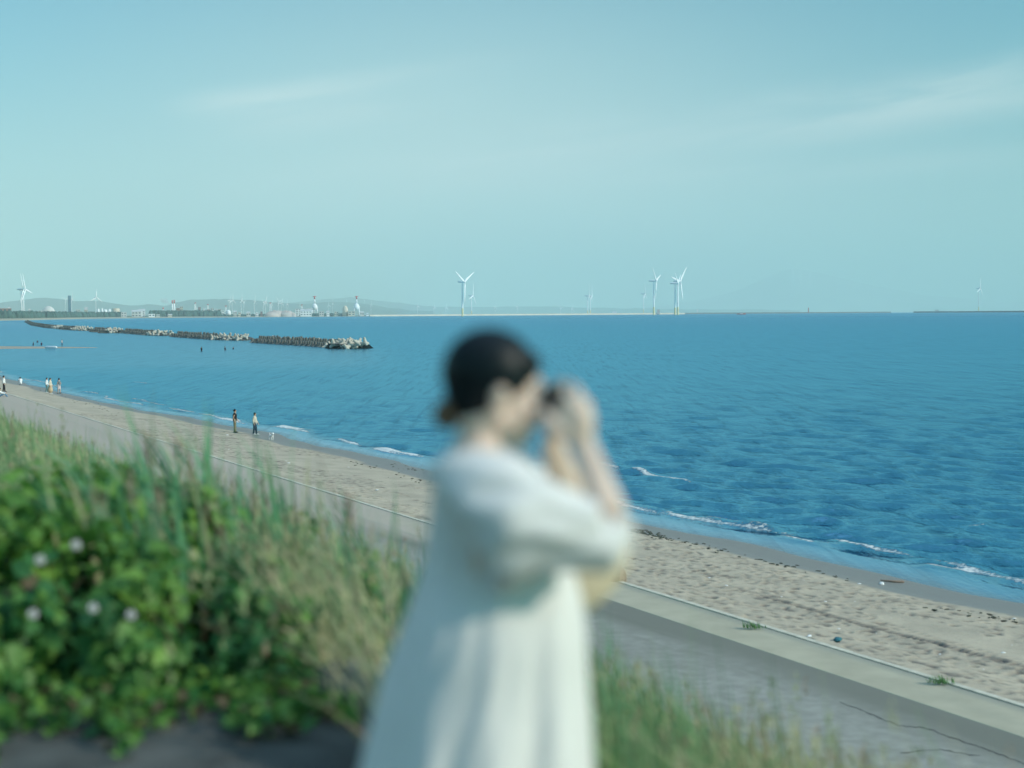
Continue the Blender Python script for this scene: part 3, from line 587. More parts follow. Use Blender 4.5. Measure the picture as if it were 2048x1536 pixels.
bld('seaside_house', 247.5, 10, 624.5, 4230, 'pale flat roofed house on the shore below the tanks', 'pale')
bld('long_hall', 273, 18, 623.5, 4400, 'low hall with slanting pale roof right of the flat roofed house', 'pale', gable=True, cat='hall')
bld('long_hall', 284, 12, 622, 4650, 'second slanting roof hall behind and right of the first', 'whitepaint', gable=True, cat='hall')
bld('seaside_house', 303.5, 12, 628, 4380, 'white block with grey windows at the left end of the dark pine belt', 'whitepaint')
bld('waste_plant', 363, 6, 613.5, 5000, 'tall cream factory block right of the twin chimneys', 'cream', cat='factory')
bld('waste_plant', 356, 7, 616.5, 5050, 'lower reddish factory block against the tall cream one', 'brick', cat='factory')
bld('low_building', 373, 4, 620, 4900, 'small white shed right of the tall cream factory block', 'whitepaint')
def chimney(px, y, D, lab):
    p = azp(px, D, 3 + curv(D)); h = zof(px, y, D) - p.z; o = empty('chimney', p, 0, label=lab, cat='chimney')
    b = MB(); b.tube([(0, 0, 0), (0, 0, h * .8)], [3, 2.4], 12, False); ob('shaft', b.me('shaft'), M['whitepaint'], o); q = MB(); q.tube([(0, 0, h * .8), (0, 0, h)], [2.45, 2.3], 12, False); ob('tip', q.me('tip'), M['red'], o)
chimney(345, 600.5, 5000, 'left one of the twin tall chimneys in the harbour'); chimney(349, 600, 5000, 'right one of the twin tall chimneys in the harbour'); chimney(326.5, 615, 4900, 'short chimney left of the twin chimneys')
def smoke():
    m = bpy.data.materials.new('steam'); m.use_nodes = True; N = m.node_tree.nodes; N.remove(N['Principled BSDF']); v = N.new('ShaderNodeVolumePrincipled'); v.inputs['Color'].default_value = (1, 1, .98, 1); v.inputs['Density'].default_value = .05
    m.node_tree.links.new(v.outputs[0], N['Material Output'].inputs['Volume']); b = MB(); D = 5100
    for px, y, r in ((346, 613, 3), (341, 609, 4.5), (337, 607, 6), (333, 604, 8), (328, 602, 9), (324, 599.5, 7), (331, 599, 7), (353, 610, 4), (358, 614, 4)):
        p = azp(px, D, zof(px, y, D)); b.ell(p, (r * 1.2, r, r * .8), 12, 8)
    tag(ob('smoke', fuse(b, 'smoke', 2.5, 2), m), kind='stuff')
smoke()
for i, (px, w, y, c, lab) in enumerate(((409, 4, 616, 'whitepaint', 'narrow white silo tower left of the harbour office cluster'), (417, 6, 619, 'brick', 'reddish shed beside the narrow white silo tower'), (425, 6, 616.5, 'pale', 'pale mid height office in the harbour cluster'), (432, 5, 618, 'whitepaint', 'white office next to the pale mid height one'),
        (439, 7, 618.5, 'pale', 'wide grey office right of the white one'), (446, 5, 621, 'whitepaint', 'low white shed before the white round tank'), (399, 5, 614, 'brick', 'thin reddish lattice like tower block above the pine belt'))):
    bld('harbour_office', px, w, y, 4950 + 30 * i, lab, c)
tank(457, 9, 620.5, 4750, 'white round tank at the right end of the harbour cluster', 'whitepaint', .6)
for px, w, y, D, c, g_, lab in ((404, 5, 622, 4700, 'whitepaint', False, 'low white shed at the right end of the dark pine belt'), (470, 7, 624, 4750, 'pale', True, 'small gabled shed just right of the white round tank'), (479, 5, 625, 4700, 'cream', False, 'cream hut between the round tank and the upright turbine'), (497, 8, 625.5, 4750, 'pale', True, 'gabled hut on the low green point'), (514, 6, 625, 4780, 'whitepaint', False, 'white hut near the foot of the single turbine'),
        (523, 4, 623, 4820, 'brick', False, 'reddish hut left of the stockpiles'), (643, 9, 623, 4950, 'pale', False, 'pale low block right of the first red topped tower'), (656, 6, 624, 4960, 'whitepaint', True, 'small white gabled block between the two red topped towers'), (673, 7, 623.5, 4970, 'cream', False, 'cream low block left of the rounded silo'), (724, 8, 625, 5000, 'pale', True, 'gabled pale shed right of the second red topped tower'),
        (735, 5, 626, 5000, 'whitepaint', False, 'last white shed before the long pale breakwater'), (316, 7, 629, 4400, 'pale', False, 'pale hut at the waterline below the pine belt'), (340, 8, 629.5, 4420, 'cream', True, 'cream gabled hut at the waterline below the pine belt'), (172, 6, 619.5, 4200, 'cream', True, 'gabled house in the woods left of the shore turbine')):
    bld('harbour_shed', px, w, y, D, lab, c, gable=g_, cat='shed')
def lattice(px, y, D, lab):
    p = azp(px, D, 3 + curv(D)); h = zof(px, y, D) - p.z; o = empty('lattice_mast', p, 0, label=lab, cat='mast'); b = MB()
    for sx, sy in ((-1, -1), (1, -1), (1, 1), (-1, 1)): b.tube([(sx * 4, sy * 4, 0), (sx * 1.2, sy * 1.2, h)], [.6, .4], 6, False)
    for k in range(6):
        z0 = h * k / 6; z1 = h * (k + 1) / 6; a = 4 - 2.8 * k / 6; c = 4 - 2.8 * (k + 1) / 6; b.tube([(-a, -a, z0), (c, -c, z1)], .35, 5, False); b.tube([(a, -a, z0), (-c, -c, z1)], .35, 5, False)
    ob('lattice', b.me('lattice'), M['whitepaint'], o); q = MB(); q.box((0, 0, h), (5, 5, 3)); ob('mast_head', q.me('mast_head', False), M['red'], o)
for px, y, lab in ((391, 606, 'white lattice mast with red head above the pine belt'), (416, 609, 'white lattice mast over the harbour offices'), (452, 612, 'short lattice mast beside the white round tank'), (541, 606, 'lattice mast behind the stockpiles'), (604, 610, 'thin lattice mast left of the first red topped tower')): lattice(px, y, 5100, lab)
def towercrane(px, base_y, top_y, D, lab):
    p = azp(px, D, 3 + curv(D)); h = zof(px, top_y, D) - p.z; w = 12 * D / F; o = empty('harbour_crane', p, -math.atan2(p.x, p.y), label=lab, cat='crane', group='red topped white harbour towers')
    lm = MB(); lm.tube([(0, 0, 0), (0, 0, h * .38)], [w * .09, w * .08], 8, False); lm = lm.me('leg')
    for sx in (-1, 1):
        for sy in (-1, 1): ob('leg', lm, M['whitepaint'], o, (sx * w * .4, sy * w * .3, 0))
    b = MB(); b.tube([(0, 0, h * .30), (0, 0, h * .44), (0, 0, h * .55), (0, 0, h * .62)], [w * .5, w * .5, w * .38, w * .14], 14, False); ob('machine_house', b.me('machine_house'), M['whitepaint'], o)
    b = MB(); b.tube([(0, 0, h * .6), (0, 0, h * .84)], [w * .14, w * .10], 10, False); ob('mast', b.me('mast'), M['whitepaint'], o)
    b = MB(); b.tube([(0, 0, h * .84), (0, 0, h)], [w * .13, w * .11], 10, False); b.box((0, 0, h * .97), (w * .6, w * .2, h * .03)); ob('red_top', b.me('red_top'), M['red'], o)
towercrane(629.5, 624, 592, 5100, 'left one of the two red topped white harbour towers'); towercrane(713.5, 628, 592, 4980, 'right one of the two red topped white harbour towers')
tank(690.5, 11, 612, 4960, 'rounded cream silo left of the second red topped tower', 'cream', .9, 'silo', 'silo')
bld('low_building', 703, 14, 622.5, 4950, 'low cream shed at the foot of the second red topped tower', 'cream')
bld('long_hall', 612, 22, 622, 4900, 'long white roofed hall left of the first red topped tower', 'whitepaint', gable=True, cat='hall')
bld('long_hall', 600, 18, 618, 5400, 'farther white roofed hall behind the long one', 'whitepaint', cat='hall'); bld('long_hall', 622, 16, 617, 5450, 'far white hall partly behind the first red topped tower', 'whitepaint', cat='hall')
def piles():
    for px, w, y, D, lab in ((552, 40, 621, 4800, 'broad pale stockpile below the crowded turbines'), (574, 34, 621.5, 4790, 'pale stockpile, right shoulder of the broad one'), (543, 30, 624, 4760, 'low pinkish stockpile at the water left of the broad one'), (586, 12, 625, 4780, 'small steep stockpile at the right end')):
        p = azp(px, D, 2 + curv(D)); r = w * D / F / 2; h = zof(px, y, D) - p.z; b = MB(); V = []
        b.ell((0, 0, 0), (r, r * .6, h), 28, 14); b.V = [(x * (1 + .1 * math.sin(z + y_)), y_, z * (.85 + .3 * random.random())) for x, y_, z in b.V]
        tag(ob('stockpile', b.me('stockpile'), M['pinkpile'], None, p), lab, 'stockpile')
piles()
def jetty(name, px0, px1, D0, D1, h, m, label, wid=14):
    V = []; n = 90
    for i in range(n + 1):
        f = i / n; px = px0 + (px1 - px0) * f; D = D0 + (D1 - D0) * f; z = h * (1 + .10 * (random.random() - .5)) + curv(D)
        V += [azp(px, D - wid * .6, -2 + curv(D)), azp(px, D - wid * .3, z * .8), azp(px, D, z), azp(px, D + wid, z), azp(px, D + wid * 1.3, -2 + curv(D))]
    Fc = [tuple(int(q) for q in f) for f in grid_faces(n + 1, 5)] + [(0, 1, 2, 3, 4), tuple(n * 5 + k for k in (4, 3, 2, 1, 0))]
    tag(ob(name, mesh(name, V, Fc, False), M[m]), label, 'breakwater')
jetty('harbour_breakwater', 740, 1370, 5000, 5500, 5.5, 'cream', 'long low pale breakwater running under the middle turbines')
jetty('harbour_breakwater', 1366, 1782, 6800, 7800, 5.6, 'wetcon', 'long dark low breakwater left of the gap on the horizon'); jetty('harbour_breakwater', 1827, 2200, 7000, 5600, 6.2, 'wetcon', 'dark low breakwater right of the gap on the horizon')
bld('beacon_hut', 1395, 3, 618.5, 6900, 'tiny white beacon hut on the dark breakwater', 'whitepaint', base_z=4, wins=False, cat='beacon'); bld('beacon_hut', 1617, 2, 616, 7400, 'tiny red beacon on the middle of the dark breakwater', 'red', 'red', base_z=4, wins=False, cat='beacon')
bld('beacon_hut', 1874, 7, 619.6, 6900, 'low pale hut on the right dark breakwater', 'pale', base_z=4, wins=False, cat='hut')
bld('low_building', 1229, 9, 622.5, 5500, 'low white hut on the long pale breakwater', 'whitepaint', base_z=3, wins=False); bld('low_building', 1317, 5, 619.5, 5450, 'small reddish white hut beside the big edge on turbine', 'pink', base_z=3, wins=False)
def boat():
    D = 4300; p = azp(1482, D, curv(D)); o = empty('work_boat', p, -math.atan2(p.x, p.y), label='small red hulled boat with white cabin near the dark breakwater', cat='boat'); k = D / F
    V = []
    for x, w, z1 in ((-9, 2.2, 2.6), (-8, 2.6, 2.4), (0, 2.8, 2.3), (6, 2.2, 2.8), (9.5, .2, 3.8)):
        x *= k * .95; w *= k * .6; z1 *= k * .75; V += [(x, -w * .6, -.6), (x, -w, z1), (x, w, z1), (x, w * .6, -.6)]
    ob('hull', mesh('hull', V, [tuple(int(q) for q in f) for f in grid_faces(5, 4, True)] + [(0, 3, 2, 1), (16, 17, 18, 19)], False), M['red'], o)
    b = MB(); b.box((1 * k, 0, 3.2 * k), (6 * k, 2.6 * k, 3 * k), 0, .85); c_ = ob('cabin', b.me('cabin', False), M['whitepaint'], o); b = MB(); b.box((1 * k, 0, 3.6 * k), (5.2 * k, 2.7 * k, .8 * k)); ob('window', b.me('window', False), M['window'], c_)
    b = MB(); b.tube([(0, 0, 4 * k), (0, 0, 7.5 * k)], [.25 * k, .12 * k], 6); ob('mast', b.me('mast'), M['whitepaint'], o)
boat()
# ---------------------------------------------------------------- tetrapod breakwaters
def tetra_mesh():
    b = MB(); L_ = 1.35
    for d in ((0, 0, 1), (.943, 0, -.333), (-.471, .816, -.333), (-.471, -.816, -.333)):
        d = Vector(d); b.tube([d * 0, d * L_ * .5, d * L_ * .93], [.62, .50, .42], 10)
    return fuse(b, 'tetrapod', .16, 1)
TM = tetra_mesh(); TM2 = TM.copy(); TM.materials.append(M['concrete']); TM2.materials.append(M['shadecon'])  # pale copy for sunlit end heaps, dark copy with side shade in its colour
GL = ['nearest breakwater, the one ending by the photographer\'s head', 'second breakwater from the right', 'third breakwater from the right']
GL[0] = 'nearest offshore breakwater'
def breakwaters():
    stuff = MB(); stuff2 = MB()
    lo = MB(); 
    for d in ((0, 0, 1), (.943, 0, -.333), (-.471, .816, -.333), (-.471, -.816, -.333)): d = Vector(d); lo.tube([d * 0, d * 1.5], [.6, .4], 6, False)
    for i, seg in enumerate(BWL):
        P = [at(px, py) for px, py in seg]; cum = [0]
        for a, b in zip(P[:-1], P[1:]): cum.append(cum[-1] + (b - a).length)
        def pos(s):
            s = max(0, min(cum[-1] - 1e-3, s)); j = max(k for k in range(len(P) - 1) if cum[k] <= s); d = (P[j + 1] - P[j]).normalized(); nn = Vector((-d.y, d.x, 0)); nn = nn if nn.dot(P[j]) > 0 else -nn
            return P[j].lerp(P[j + 1], (s - cum[j]) / (cum[j + 1] - cum[j])), nn, d
        # rubble core
        V = []; ns = 40
        for k in range(ns + 1):
            p, nn, d = pos(cum[-1] * k / ns); e = min(1, k / 2, (ns - k) / 2 + .2)
            for q, z in ((.2, -.8), (1.0, .5 * e), (2.2, 1.15 * e), (6.5, 1.2 * e), (9, -.8)): V.append(p + nn * (q + random.uniform(-.2, .2)) + Vector((0, 0, z + random.uniform(-.1, .1))))
        Fc = [tuple(int(q) for q in f) for f in grid_faces(ns + 1, 5)] + [(0, 1, 2, 3, 4), tuple(ns * 5 + k for k in (4, 3, 2, 1, 0))]
        tag(ob('breakwater', mesh('breakwater', V, Fc, False), M['wetcon']), ['wet dark core of the nearest tetrapod breakwater, rightmost in the chain', 'dark core of the second breakwater from the right', 'dark core of the third breakwater from the right', 'dark core of the fourth breakwater from the right', 'dark core of the fifth breakwater from the right', 'dark core of the curved farthest breakwater at the left end of the chain'][i], 'breakwater', 'chain of tetrapod breakwaters')
        sp = [2.35, 2.9, 3.3, 2.8, 3.0, 3.2][i]; n = int(cum[-1] / sp); rows = [(0.9, -.1), (2.9, .75), (5.2, .85)] if i == 0 else [(1.2, .0), (3.4, .8)]
        n = min(n, [46, 42, 36, 60, 60, 200][i])
        for k in range(n):
            for ri, (q, z) in enumerate(rows):
                f = (k + .5 * (ri % 2) + .25) / n; p, nn, d = pos(cum[-1] * f); end = cum[-1] * (1 - f) < 24 if i < 3 else cum[-1] * (1 - f) < 40
                j = .55 if end else .18; zz = z + random.uniform(-.1, .25) * (1.5 if end else .5) + (.25 if end else 0)
                loc = p + nn * (q + random.uniform(-j, j)) + d * random.uniform(-j, j) + Vector((0, 0, zz))
                rot = (random.uniform(-3, 3), random.uniform(-3, 3), random.uniform(-3, 3)) if (end or ri == 2) else (random.uniform(-.2, .2), random.uniform(-.2, .2), math.atan2(d.y, d.x) + math.pi / 6 + random.uniform(-.2, .2) + (math.pi if k % 2 else 0))
                sc = random.uniform(.85, 1.0) * (.92 if i == 0 else .95)
                if i < 3: tag(ob('tetrapod', TM if end or (ri == 2 and (k * 7 + ri) % 4 == 0) else TM2, None, None, loc, rot, (sc,) * 3), ('pale concrete tetrapod heaped at the right end of the ' if end else 'tetrapod in the rows coloured as shaded along the ') + GL[i], 'tetrapod', ('pale tetrapods at the end of the ' if end else 'tetrapods in rows along the ') + GL[i])
                else:
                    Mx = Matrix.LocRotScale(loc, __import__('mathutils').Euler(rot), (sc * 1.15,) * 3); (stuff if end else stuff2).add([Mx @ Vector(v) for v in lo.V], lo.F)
    tag(ob('distant_tetrapods', stuff.me('distant_tetrapods'), M['concrete']), kind='stuff'); tag(ob('distant_tetrapods', stuff2.me('distant_tetrapods'), M['shadecon']), kind='stuff')
breakwaters()
# ---------------------------------------------------------------- small people
def small_person(loc, face, lab, top, bottom, shoes='shoeb', hair='hair', scale=1.0, stride=.12, arm=.12, lean=0.0, skirt=False, sleeves=True, shorts=False, pose='stand', hat=None, group=None, mask=False, dark=False, wade=False):
    o = empty('person', loc, face, label=lab, cat='person', group=group); o.scale = (scale,) * 3
    skin = M['skin2']
    def J():                                # joints, facing +x, 1.7 m tall
        if pose == 'stand':
            hip = Vector((0, 0, .90)); sh = Vector((lean, 0, 1.40)); hd = Vector((lean * 1.2 + .02, 0, 1.575))
            kn = [Vector((stride * .6, .09, .48)), Vector((-stride * .3, -.09, .48))]; an = [Vector((stride, .09, .07)), Vector((-stride, -.09, .08))]
        elif pose == 'crouch':
            hip = Vector((-.15, 0, .30)); sh = Vector((.12, 0, .72)); hd = Vector((.25, 0, .86)); kn = [Vector((.22, .12, .45)), Vector((.20, -.12, .42))]; an = [Vector((.02, .11, .07)), Vector((0, -.11, .07))]
        else:
            hip = Vector((-.1, 0, .13)); sh = Vector((-.18, 0, .62)); hd = Vector((-.12, 0, .80)); kn = [Vector((.28, .12, .42)), Vector((.3, -.12, .38))]; an = [Vector((.5, .12, .06)), Vector((.55, -.12, .06))]
        el = [sh + Vector((-.02 + arm * .5, .22, -.28)), sh + Vector((-.03 - arm * .4, -.22, -.28))]; ha = [sh + Vector((.06 + arm, .23, -.53)), sh + Vector((.05 - arm * .4, -.23, -.53))]
        if pose != 'stand': ha = [kn[0] + Vector((.12, .04, .02)), kn[1] + Vector((.1, -.04, 0))]; el = [(sh + ha[0]) / 2 + Vector((-.05, .12, -.08)), (sh + ha[1]) / 2 + Vector((-.05, -.12, -.08))]
        return hip, sh, hd, kn, an, el, ha
    hip, sh, hd, kn, an, el, ha = J(); Yv = Vector((0, 1, 0)); up = (sh - hip).normalized()
    b = MB(); b.tube([hip - up * .02, hip.lerp(sh, .35), hip.lerp(sh, .8), sh], [.13, .115, .135, .10], 12); b.tube([sh - up * .03, sh + (hd - sh) * .5], [.06, .052], 10); b.ell(hd, (.095, .078, .115), 14, 10); b.ell(hd + Vector((.09, 0, -.02)), (.02, .014, .022), 8, 6)
    b.tube([sh + Yv * .03 - up * .03, sh + Yv * .17 - up * .04], [.07, .06]); b.tube([sh - Yv * .03 - up * .03, sh - Yv * .17 - up * .04], [.07, .06])
    for s, k in ((1, 0), (-1, 1)):
        b.tube([sh + Yv * s * .17 - up * .05, el[k], ha[k]], [.05, .04, .028]); hdv = (ha[k] - el[k]).normalized()
        b.tube([ha[k], ha[k] + hdv * .09], [.034, .03]); b.tube([ha[k] + hdv * .02, ha[k] + hdv * .06 + Vector((.04, 0, 0))], [.014, .012])
        for f in range(4): b.tube([ha[k] + hdv * .08 + Vector(((f - 1.5) * .018, 0, 0)), ha[k] + hdv * (.155 - .01 * abs(f - 1.5)) + Vector(((f - 1.5) * .02, 0, 0))], [.011, .009], 6)
        b.tube([hip + Yv * s * .07, kn[k], an[k]], [.095, .062, .042]); b.tube([an[k] - Vector((.03, 0, .02)), an[k] + Vector((.15, 0, -.035))], [.04, .03])
    ob('body', fuse(b, 'body', .017, 2), skin, o)
    c = MB(); c.tube([hip + up * .0, hip.lerp(sh, .35), hip.lerp(sh, .8), sh + up * .015], [.15, .145, .155, .085], 14)
    for s, k in ((1, 0), (-1, 1)):
        c.tube([sh + Yv * s * .04 - up * .03, sh + Yv * s * .17 - up * .045], [.085, .075]); e = ha[k].lerp(el[k], .2) if sleeves else el[k].lerp(sh, .45); c.tube([sh + Yv * s * .17 - up * .05, el[k], e] if sleeves else [sh + Yv * s * .17 - up * .05, e], [.072, .06, .052] if sleeves else [.072, .066])
    ob('shirt', fuse(c, 'shirt', .02, 2), M[top], o)
    q = MB()
    if skirt: q.tube([hip + up * .06, hip - up * .15, (an[0] + an[1]) / 2 + Vector((0, 0, .28))], [.13, .2, .27], 16)
    else:
        for s, k in ((1, 0), (-1, 1)): q.tube([hip + Yv * s * .065 + up * .03, kn[k], an[k] + Vector((0, 0, .03))] if not shorts else [hip + Yv * s * .065 + up * .03, kn[k] + Vector((0, 0, .04))], [.115, .082, .065] if not shorts else [.12, .1])
        q.tube([hip + Yv * .05, hip - Yv * .05], [.12, .12])
    ob('skirt' if skirt else 'trousers', fuse(q, 'trousers', .02, 2), M[bottom], o)
    for s, k in ((1, 0), (-1, 1)):
        f = MB(); f.tube([an[k] - Vector((.04, 0, .022)), an[k] + Vector((.08, 0, -.025)), an[k] + Vector((.17, 0, -.04))], [.048, .044, .03]); ob('shoe', f.me('shoe'), M[shoes], o)
    h = MB(); h.ell(hd + Vector((-.018, 0, .028)), (.102, .088, .108), 14, 10); ob('hair', h.me('hair'), M[hair], o)
    if mask: h = MB(); h.ell(hd + Vector((.062, 0, -.045)), (.045, .055, .045), 12, 8); ob('face_mask', h.me('face_mask'), M['greyc'], o)
    return o
small_person(beach_at(470, 865.5), 0.15, 'person in black top and khaki trousers, left of the pair walking a dog', 'black', 'khaki', sleeves=False, stride=.03, arm=.14, mask=True)
small_person(beach_at(510, 869.5), -.1, 'person in cream top and navy trousers walking right behind the white dog', 'creamc', 'navy', 'shoe', stride=.10, arm=.12, scale=.93)
small_person(beach_at(94, 785.5), .2, 'person in white top and grey green trousers, left of the trio on the left beach', 'whitec', 'teal', 'shoe', stride=.1, scale=.97)
small_person(beach_at(101, 787.5), .1, 'person in long cream dress in the middle of the trio on the left beach', 'creamc', 'tan', 'shoe', skirt=True, stride=.05)
small_person(beach_at(118.5, 787), 2.8, 'person in dark top and pale shorts, right of the trio on the left beach', 'greyc', 'pink', stride=.1, sleeves=False, shorts=True)
small_person(beach_at(41, 770), 2.0, 'person in white crouching alone on the sand at left', 'whitec', 'whitec', pose='crouch')
small_person(beach_at(8, 784), .4, 'standing person in white top and dark trousers at the left frame edge', 'whitec', 'black', stride=.1)
small_person(beach_at(3, 795), .2, 'sitting person in white top and blue jeans at the left frame edge', 'whitec', 'denim', pose='sit')
small_person(at(124, 691, .12), .3, 'distant person in pale top and dark trousers standing on the sandbar tip', 'pink', 'navy', stride=.08)
WG = 'bathers in the calm water behind the breakwaters'
small_person(at(403, 701.5, 0) + Vector((0, 0, -.72)), 1.2, 'dark bather standing waist deep, leftmost of three before the second breakwater', 'black', 'black', group=WG)
small_person(at(450, 700, 0) + Vector((0, 0, -.80)), .2, 'dark bather standing waist deep, middle of the three before the second breakwater', 'black', 'black', group=WG, arm=.3)
small_person(at(466.5, 698, 0) + Vector((0, 0, -1.12)), .8, 'dark bather chest deep, rightmost of the three before the second breakwater', 'black', 'black', group=WG)
small_person(at(66, 691, 0) + Vector((0, 0, -.7)), .8, 'dark bather knee deep at the sandbar, leftmost of three', 'navy', 'black', group=WG, lean=.15); small_person(at(75, 684.5, 0) + Vector((0, 0, -1.0)), 1.8, 'dark bather farther out behind the other two by the sandbar', 'navy', 'black', group=WG); small_person(at(83, 690, 0) + Vector((0, 0, -.75)), 2.6, 'dark bather in shallow water, rightmost of three by the sandbar', 'navy', 'black', group=WG)
def dog():
    o = empty('dog', beach_at(543, 880), -1.0, label='small fluffy white dog walking on the wet sand ahead of the pair', cat='dog')
    b = MB(); b.tube([(-.17, 0, .29), (0, 0, .28), (.12, 0, .29)], [.085, .09, .105], 12); b.tube([(.15, 0, .32), (.22, 0, .41)], [.075, .065]); b.ell((.25, 0, .44), (.08, .07, .07)); b.tube([(.28, 0, .425), (.35, 0, .41)], [.042, .03])
    for s in (-1, 1):
        b.tube([(.12, s * .055, .26), (.125, s * .055, .14), (.13, s * .055, .03)], [.045, .03, .026]); b.tube([(.13, s * .055, .025), (.165, s * .055, .02)], [.024, .02])
        b.tube([(-.17, s * .055, .26), (-.13, s * .06, .17), (-.21, s * .06, .11), (-.19, s * .06, .03)], [.06, .045, .028, .025]); b.tube([(-.19, s * .06, .025), (-.15, s * .06, .02)], [.024, .02])
        b.tube([(.22, s * .055, .49), (.20, s * .085, .44)], [.03, .022])
    b.tube([(-.24, 0, .33), (-.30, 0, .40), (-.27, 0, .47)], [.03, .03, .02])
    ob('body', fuse(b, 'body', .014, 2), M['fur'], o); q = MB(); q.ell((.375, 0, .415), (.014, .014, .012), 8, 6); ob('nose', q.me('nose'), M['nose'], o)
dog()
# ---------------------------------------------------------------- things lying on the beach
def blob(name, p, r, m, label, cat, n=3, flat=.4, seed=1):
    random.seed(seed); b = MB()
    for k in range(n): b.ell((random.uniform(-r, r) * .6, random.uniform(-r, r) * .6, r * flat * .5), (r * random.uniform(.5, .9), r * random.uniform(.3, .6), r * flat), 10, 7, Matrix.Rotation(random.uniform(0, 3), 3, 'Z'))
    b.V = [(x + r * .12 * math.sin(9 * y_ / r + z), y_ + r * .12 * math.sin(8 * x / r), z) for x, y_, z in b.V]
    return tag(ob(name, fuse(b, name, r * .11, 1), M[m], None, p), label, cat)
blob('driftwood_stump', beach_at(1226, 1166) + Vector((0, 0, -.03)), .36, 'drift', 'brown driftwood stump at the kerb, half hidden behind the beige bag', 'driftwood', 4, 1.1)
blob('blue_rag', beach_at(1672, 1281), .16, 'litterb', 'blue green rag lying on the dry sand', 'litter', 3, .3, 2); blob('white_litter', beach_at(1622, 1274), .10, 'litterw', 'white scrap left of the blue green rag', 'litter', 2, .4, 3); blob('white_litter', beach_at(1765, 1169), .12, 'litterw', 'white scrap on the wet sand by the driftwood stick', 'litter', 2, .4, 4)
b_ = MB(); P_ = [beach_at(1762, 1163), beach_at(1785, 1165), beach_at(1806, 1166)]; b_.tube([p + Vector((0, 0, .04)) for p in P_], [.02, .035, .045], 7); tag(ob('driftwood_stick', b_.me('driftwood_stick'), M['drift']), 'thin brown driftwood stick on the wet sand', 'driftwood')
random.seed(31)
def seaweed(lst, name, label):
    b = MB()
    for px0, py0, px1, py1, n in lst:
        for i in range(n):
            f = random.random(); p = beach_at(px0 + (px1 - px0) * f + random.gauss(0, 6), py0 + (py1 - py0) * f + random.gauss(0, 2.5)); r = random.uniform(.02, .075)
            b.ell(p + Vector((0, 0, .01)), (r * 1.6, r * .8, r * .35), 7, 5, Matrix.Rotation(random.uniform(0, 3), 3, 'Z'))
    tag(ob(name, b.me(name), M['weed']), label, kind='stuff')
seaweed([(1262, 1060, 1300, 1068, 60), (1290, 1068, 1340, 1078, 40), (1340, 1078, 1460, 1105, 25), (780, 930, 850, 945, 20), (700, 925, 850, 965, 25), (1480, 1110, 1700, 1160, 25), (1860, 1215, 2040, 1245, 25), (60, 775, 260, 835, 40)], 'seaweed_wrack', 'dark seaweed bits strewn along the tide line')
def shell_bits():
    b = MB()
    for i in range(90):
        p = beach_at(random.uniform(1250, 2048), random.uniform(1130, 1400)) if i % 2 else beach_at(random.uniform(0, 850), random.uniform(800, 1000)); t, u = tu(p.x, p.y)
        if 21.8 < u < 31: r = random.uniform(.015, .05) * (1 if i % 2 else 1.6); b.ell(p, (r * 1.4, r, r * .5), 6, 4)
    tag(ob('beach_debris', b.me('beach_debris'), M['litterw']), kind='stuff')
shell_bits()
# ---------------------------------------------------------------- vegetation
def leaf_cloud(n, rx, ry, rz, smin, smax, seed, yel=.25, brn=.012):
    g = np.random.default_rng(seed); cc = g.normal(size=(22, 3)); cc /= np.linalg.norm(cc, axis=1)[:, None]; cc[:, 2] = abs(cc[:, 2]) * 1.1 - .15; cc *= g.uniform(.5, 1.0, (22, 1))
    ci = g.integers(0, 22, n); p = cc[ci] + g.normal(0, .115, (n, 3)); c = p * (rx, ry, rz); c[:, 2] = np.maximum(c[:, 2], -.1)
    nrm = p / np.linalg.norm(p, axis=1)[:, None] + g.normal(0, .55, (n, 3)) + (0, 0, .45); nrm /= np.linalg.norm(nrm, axis=1)[:, None]
    a = g.normal(size=(n, 3)); a[:, 2] -= .5; a -= nrm * (a * nrm).sum(1)[:, None]; a /= np.linalg.norm(a, axis=1)[:, None]; b = np.cross(nrm, a); s = g.uniform(smin, smax, n)[:, None]
    V = np.stack([c, c + a * s * .35 + b * s * .42 + nrm * s * .1, c + a * s * .8 + b * s * .3 + nrm * s * .06, c + a * s * 1.15 - nrm * s * .15, c + a * s * .8 - b * s * .3 + nrm * s * .06, c + a * s * .35 - b * s * .42 + nrm * s * .1, c + a * s * .55], 1).reshape(-1, 3)
    base = (np.arange(n) * 7)[:, None]; Fc = np.concatenate([base + f for f in ([0, 1, 2, 6], [6, 2, 3, 4], [0, 6, 4, 5])])
    me = mesh('foliage', V, Fc, False); ye = np.clip(g.normal(yel, .28, 22)[ci] + g.normal(0, .15, n), 0, 1); br = (g.random(n) < brn) * 1.0
    attr(me, 'yel', np.repeat(ye, 7)); attr(me, 'brn', np.repeat(br, 7)); me.materials.append(M['leaf']); return me
LC = [leaf_cloud(2900, 1, 1, 1, .045, .165, 100 + i, [.3, .45, .15, .38][i]) for i in range(4)]
def stems_mesh():
    b = MB()
    for k in range(14):
        a = random.uniform(0, 6.28); r = random.uniform(.3, .85); z = random.uniform(.4, .9); b.tube([(0, 0, -.25), (math.cos(a) * r * .5, math.sin(a) * r * .5, z * .55), (math.cos(a) * r, math.sin(a) * r, z)], [.02, .014, .006], 5)
    return b.me('stem')
SM = stems_mesh(); SM.materials.append(M['stem'])
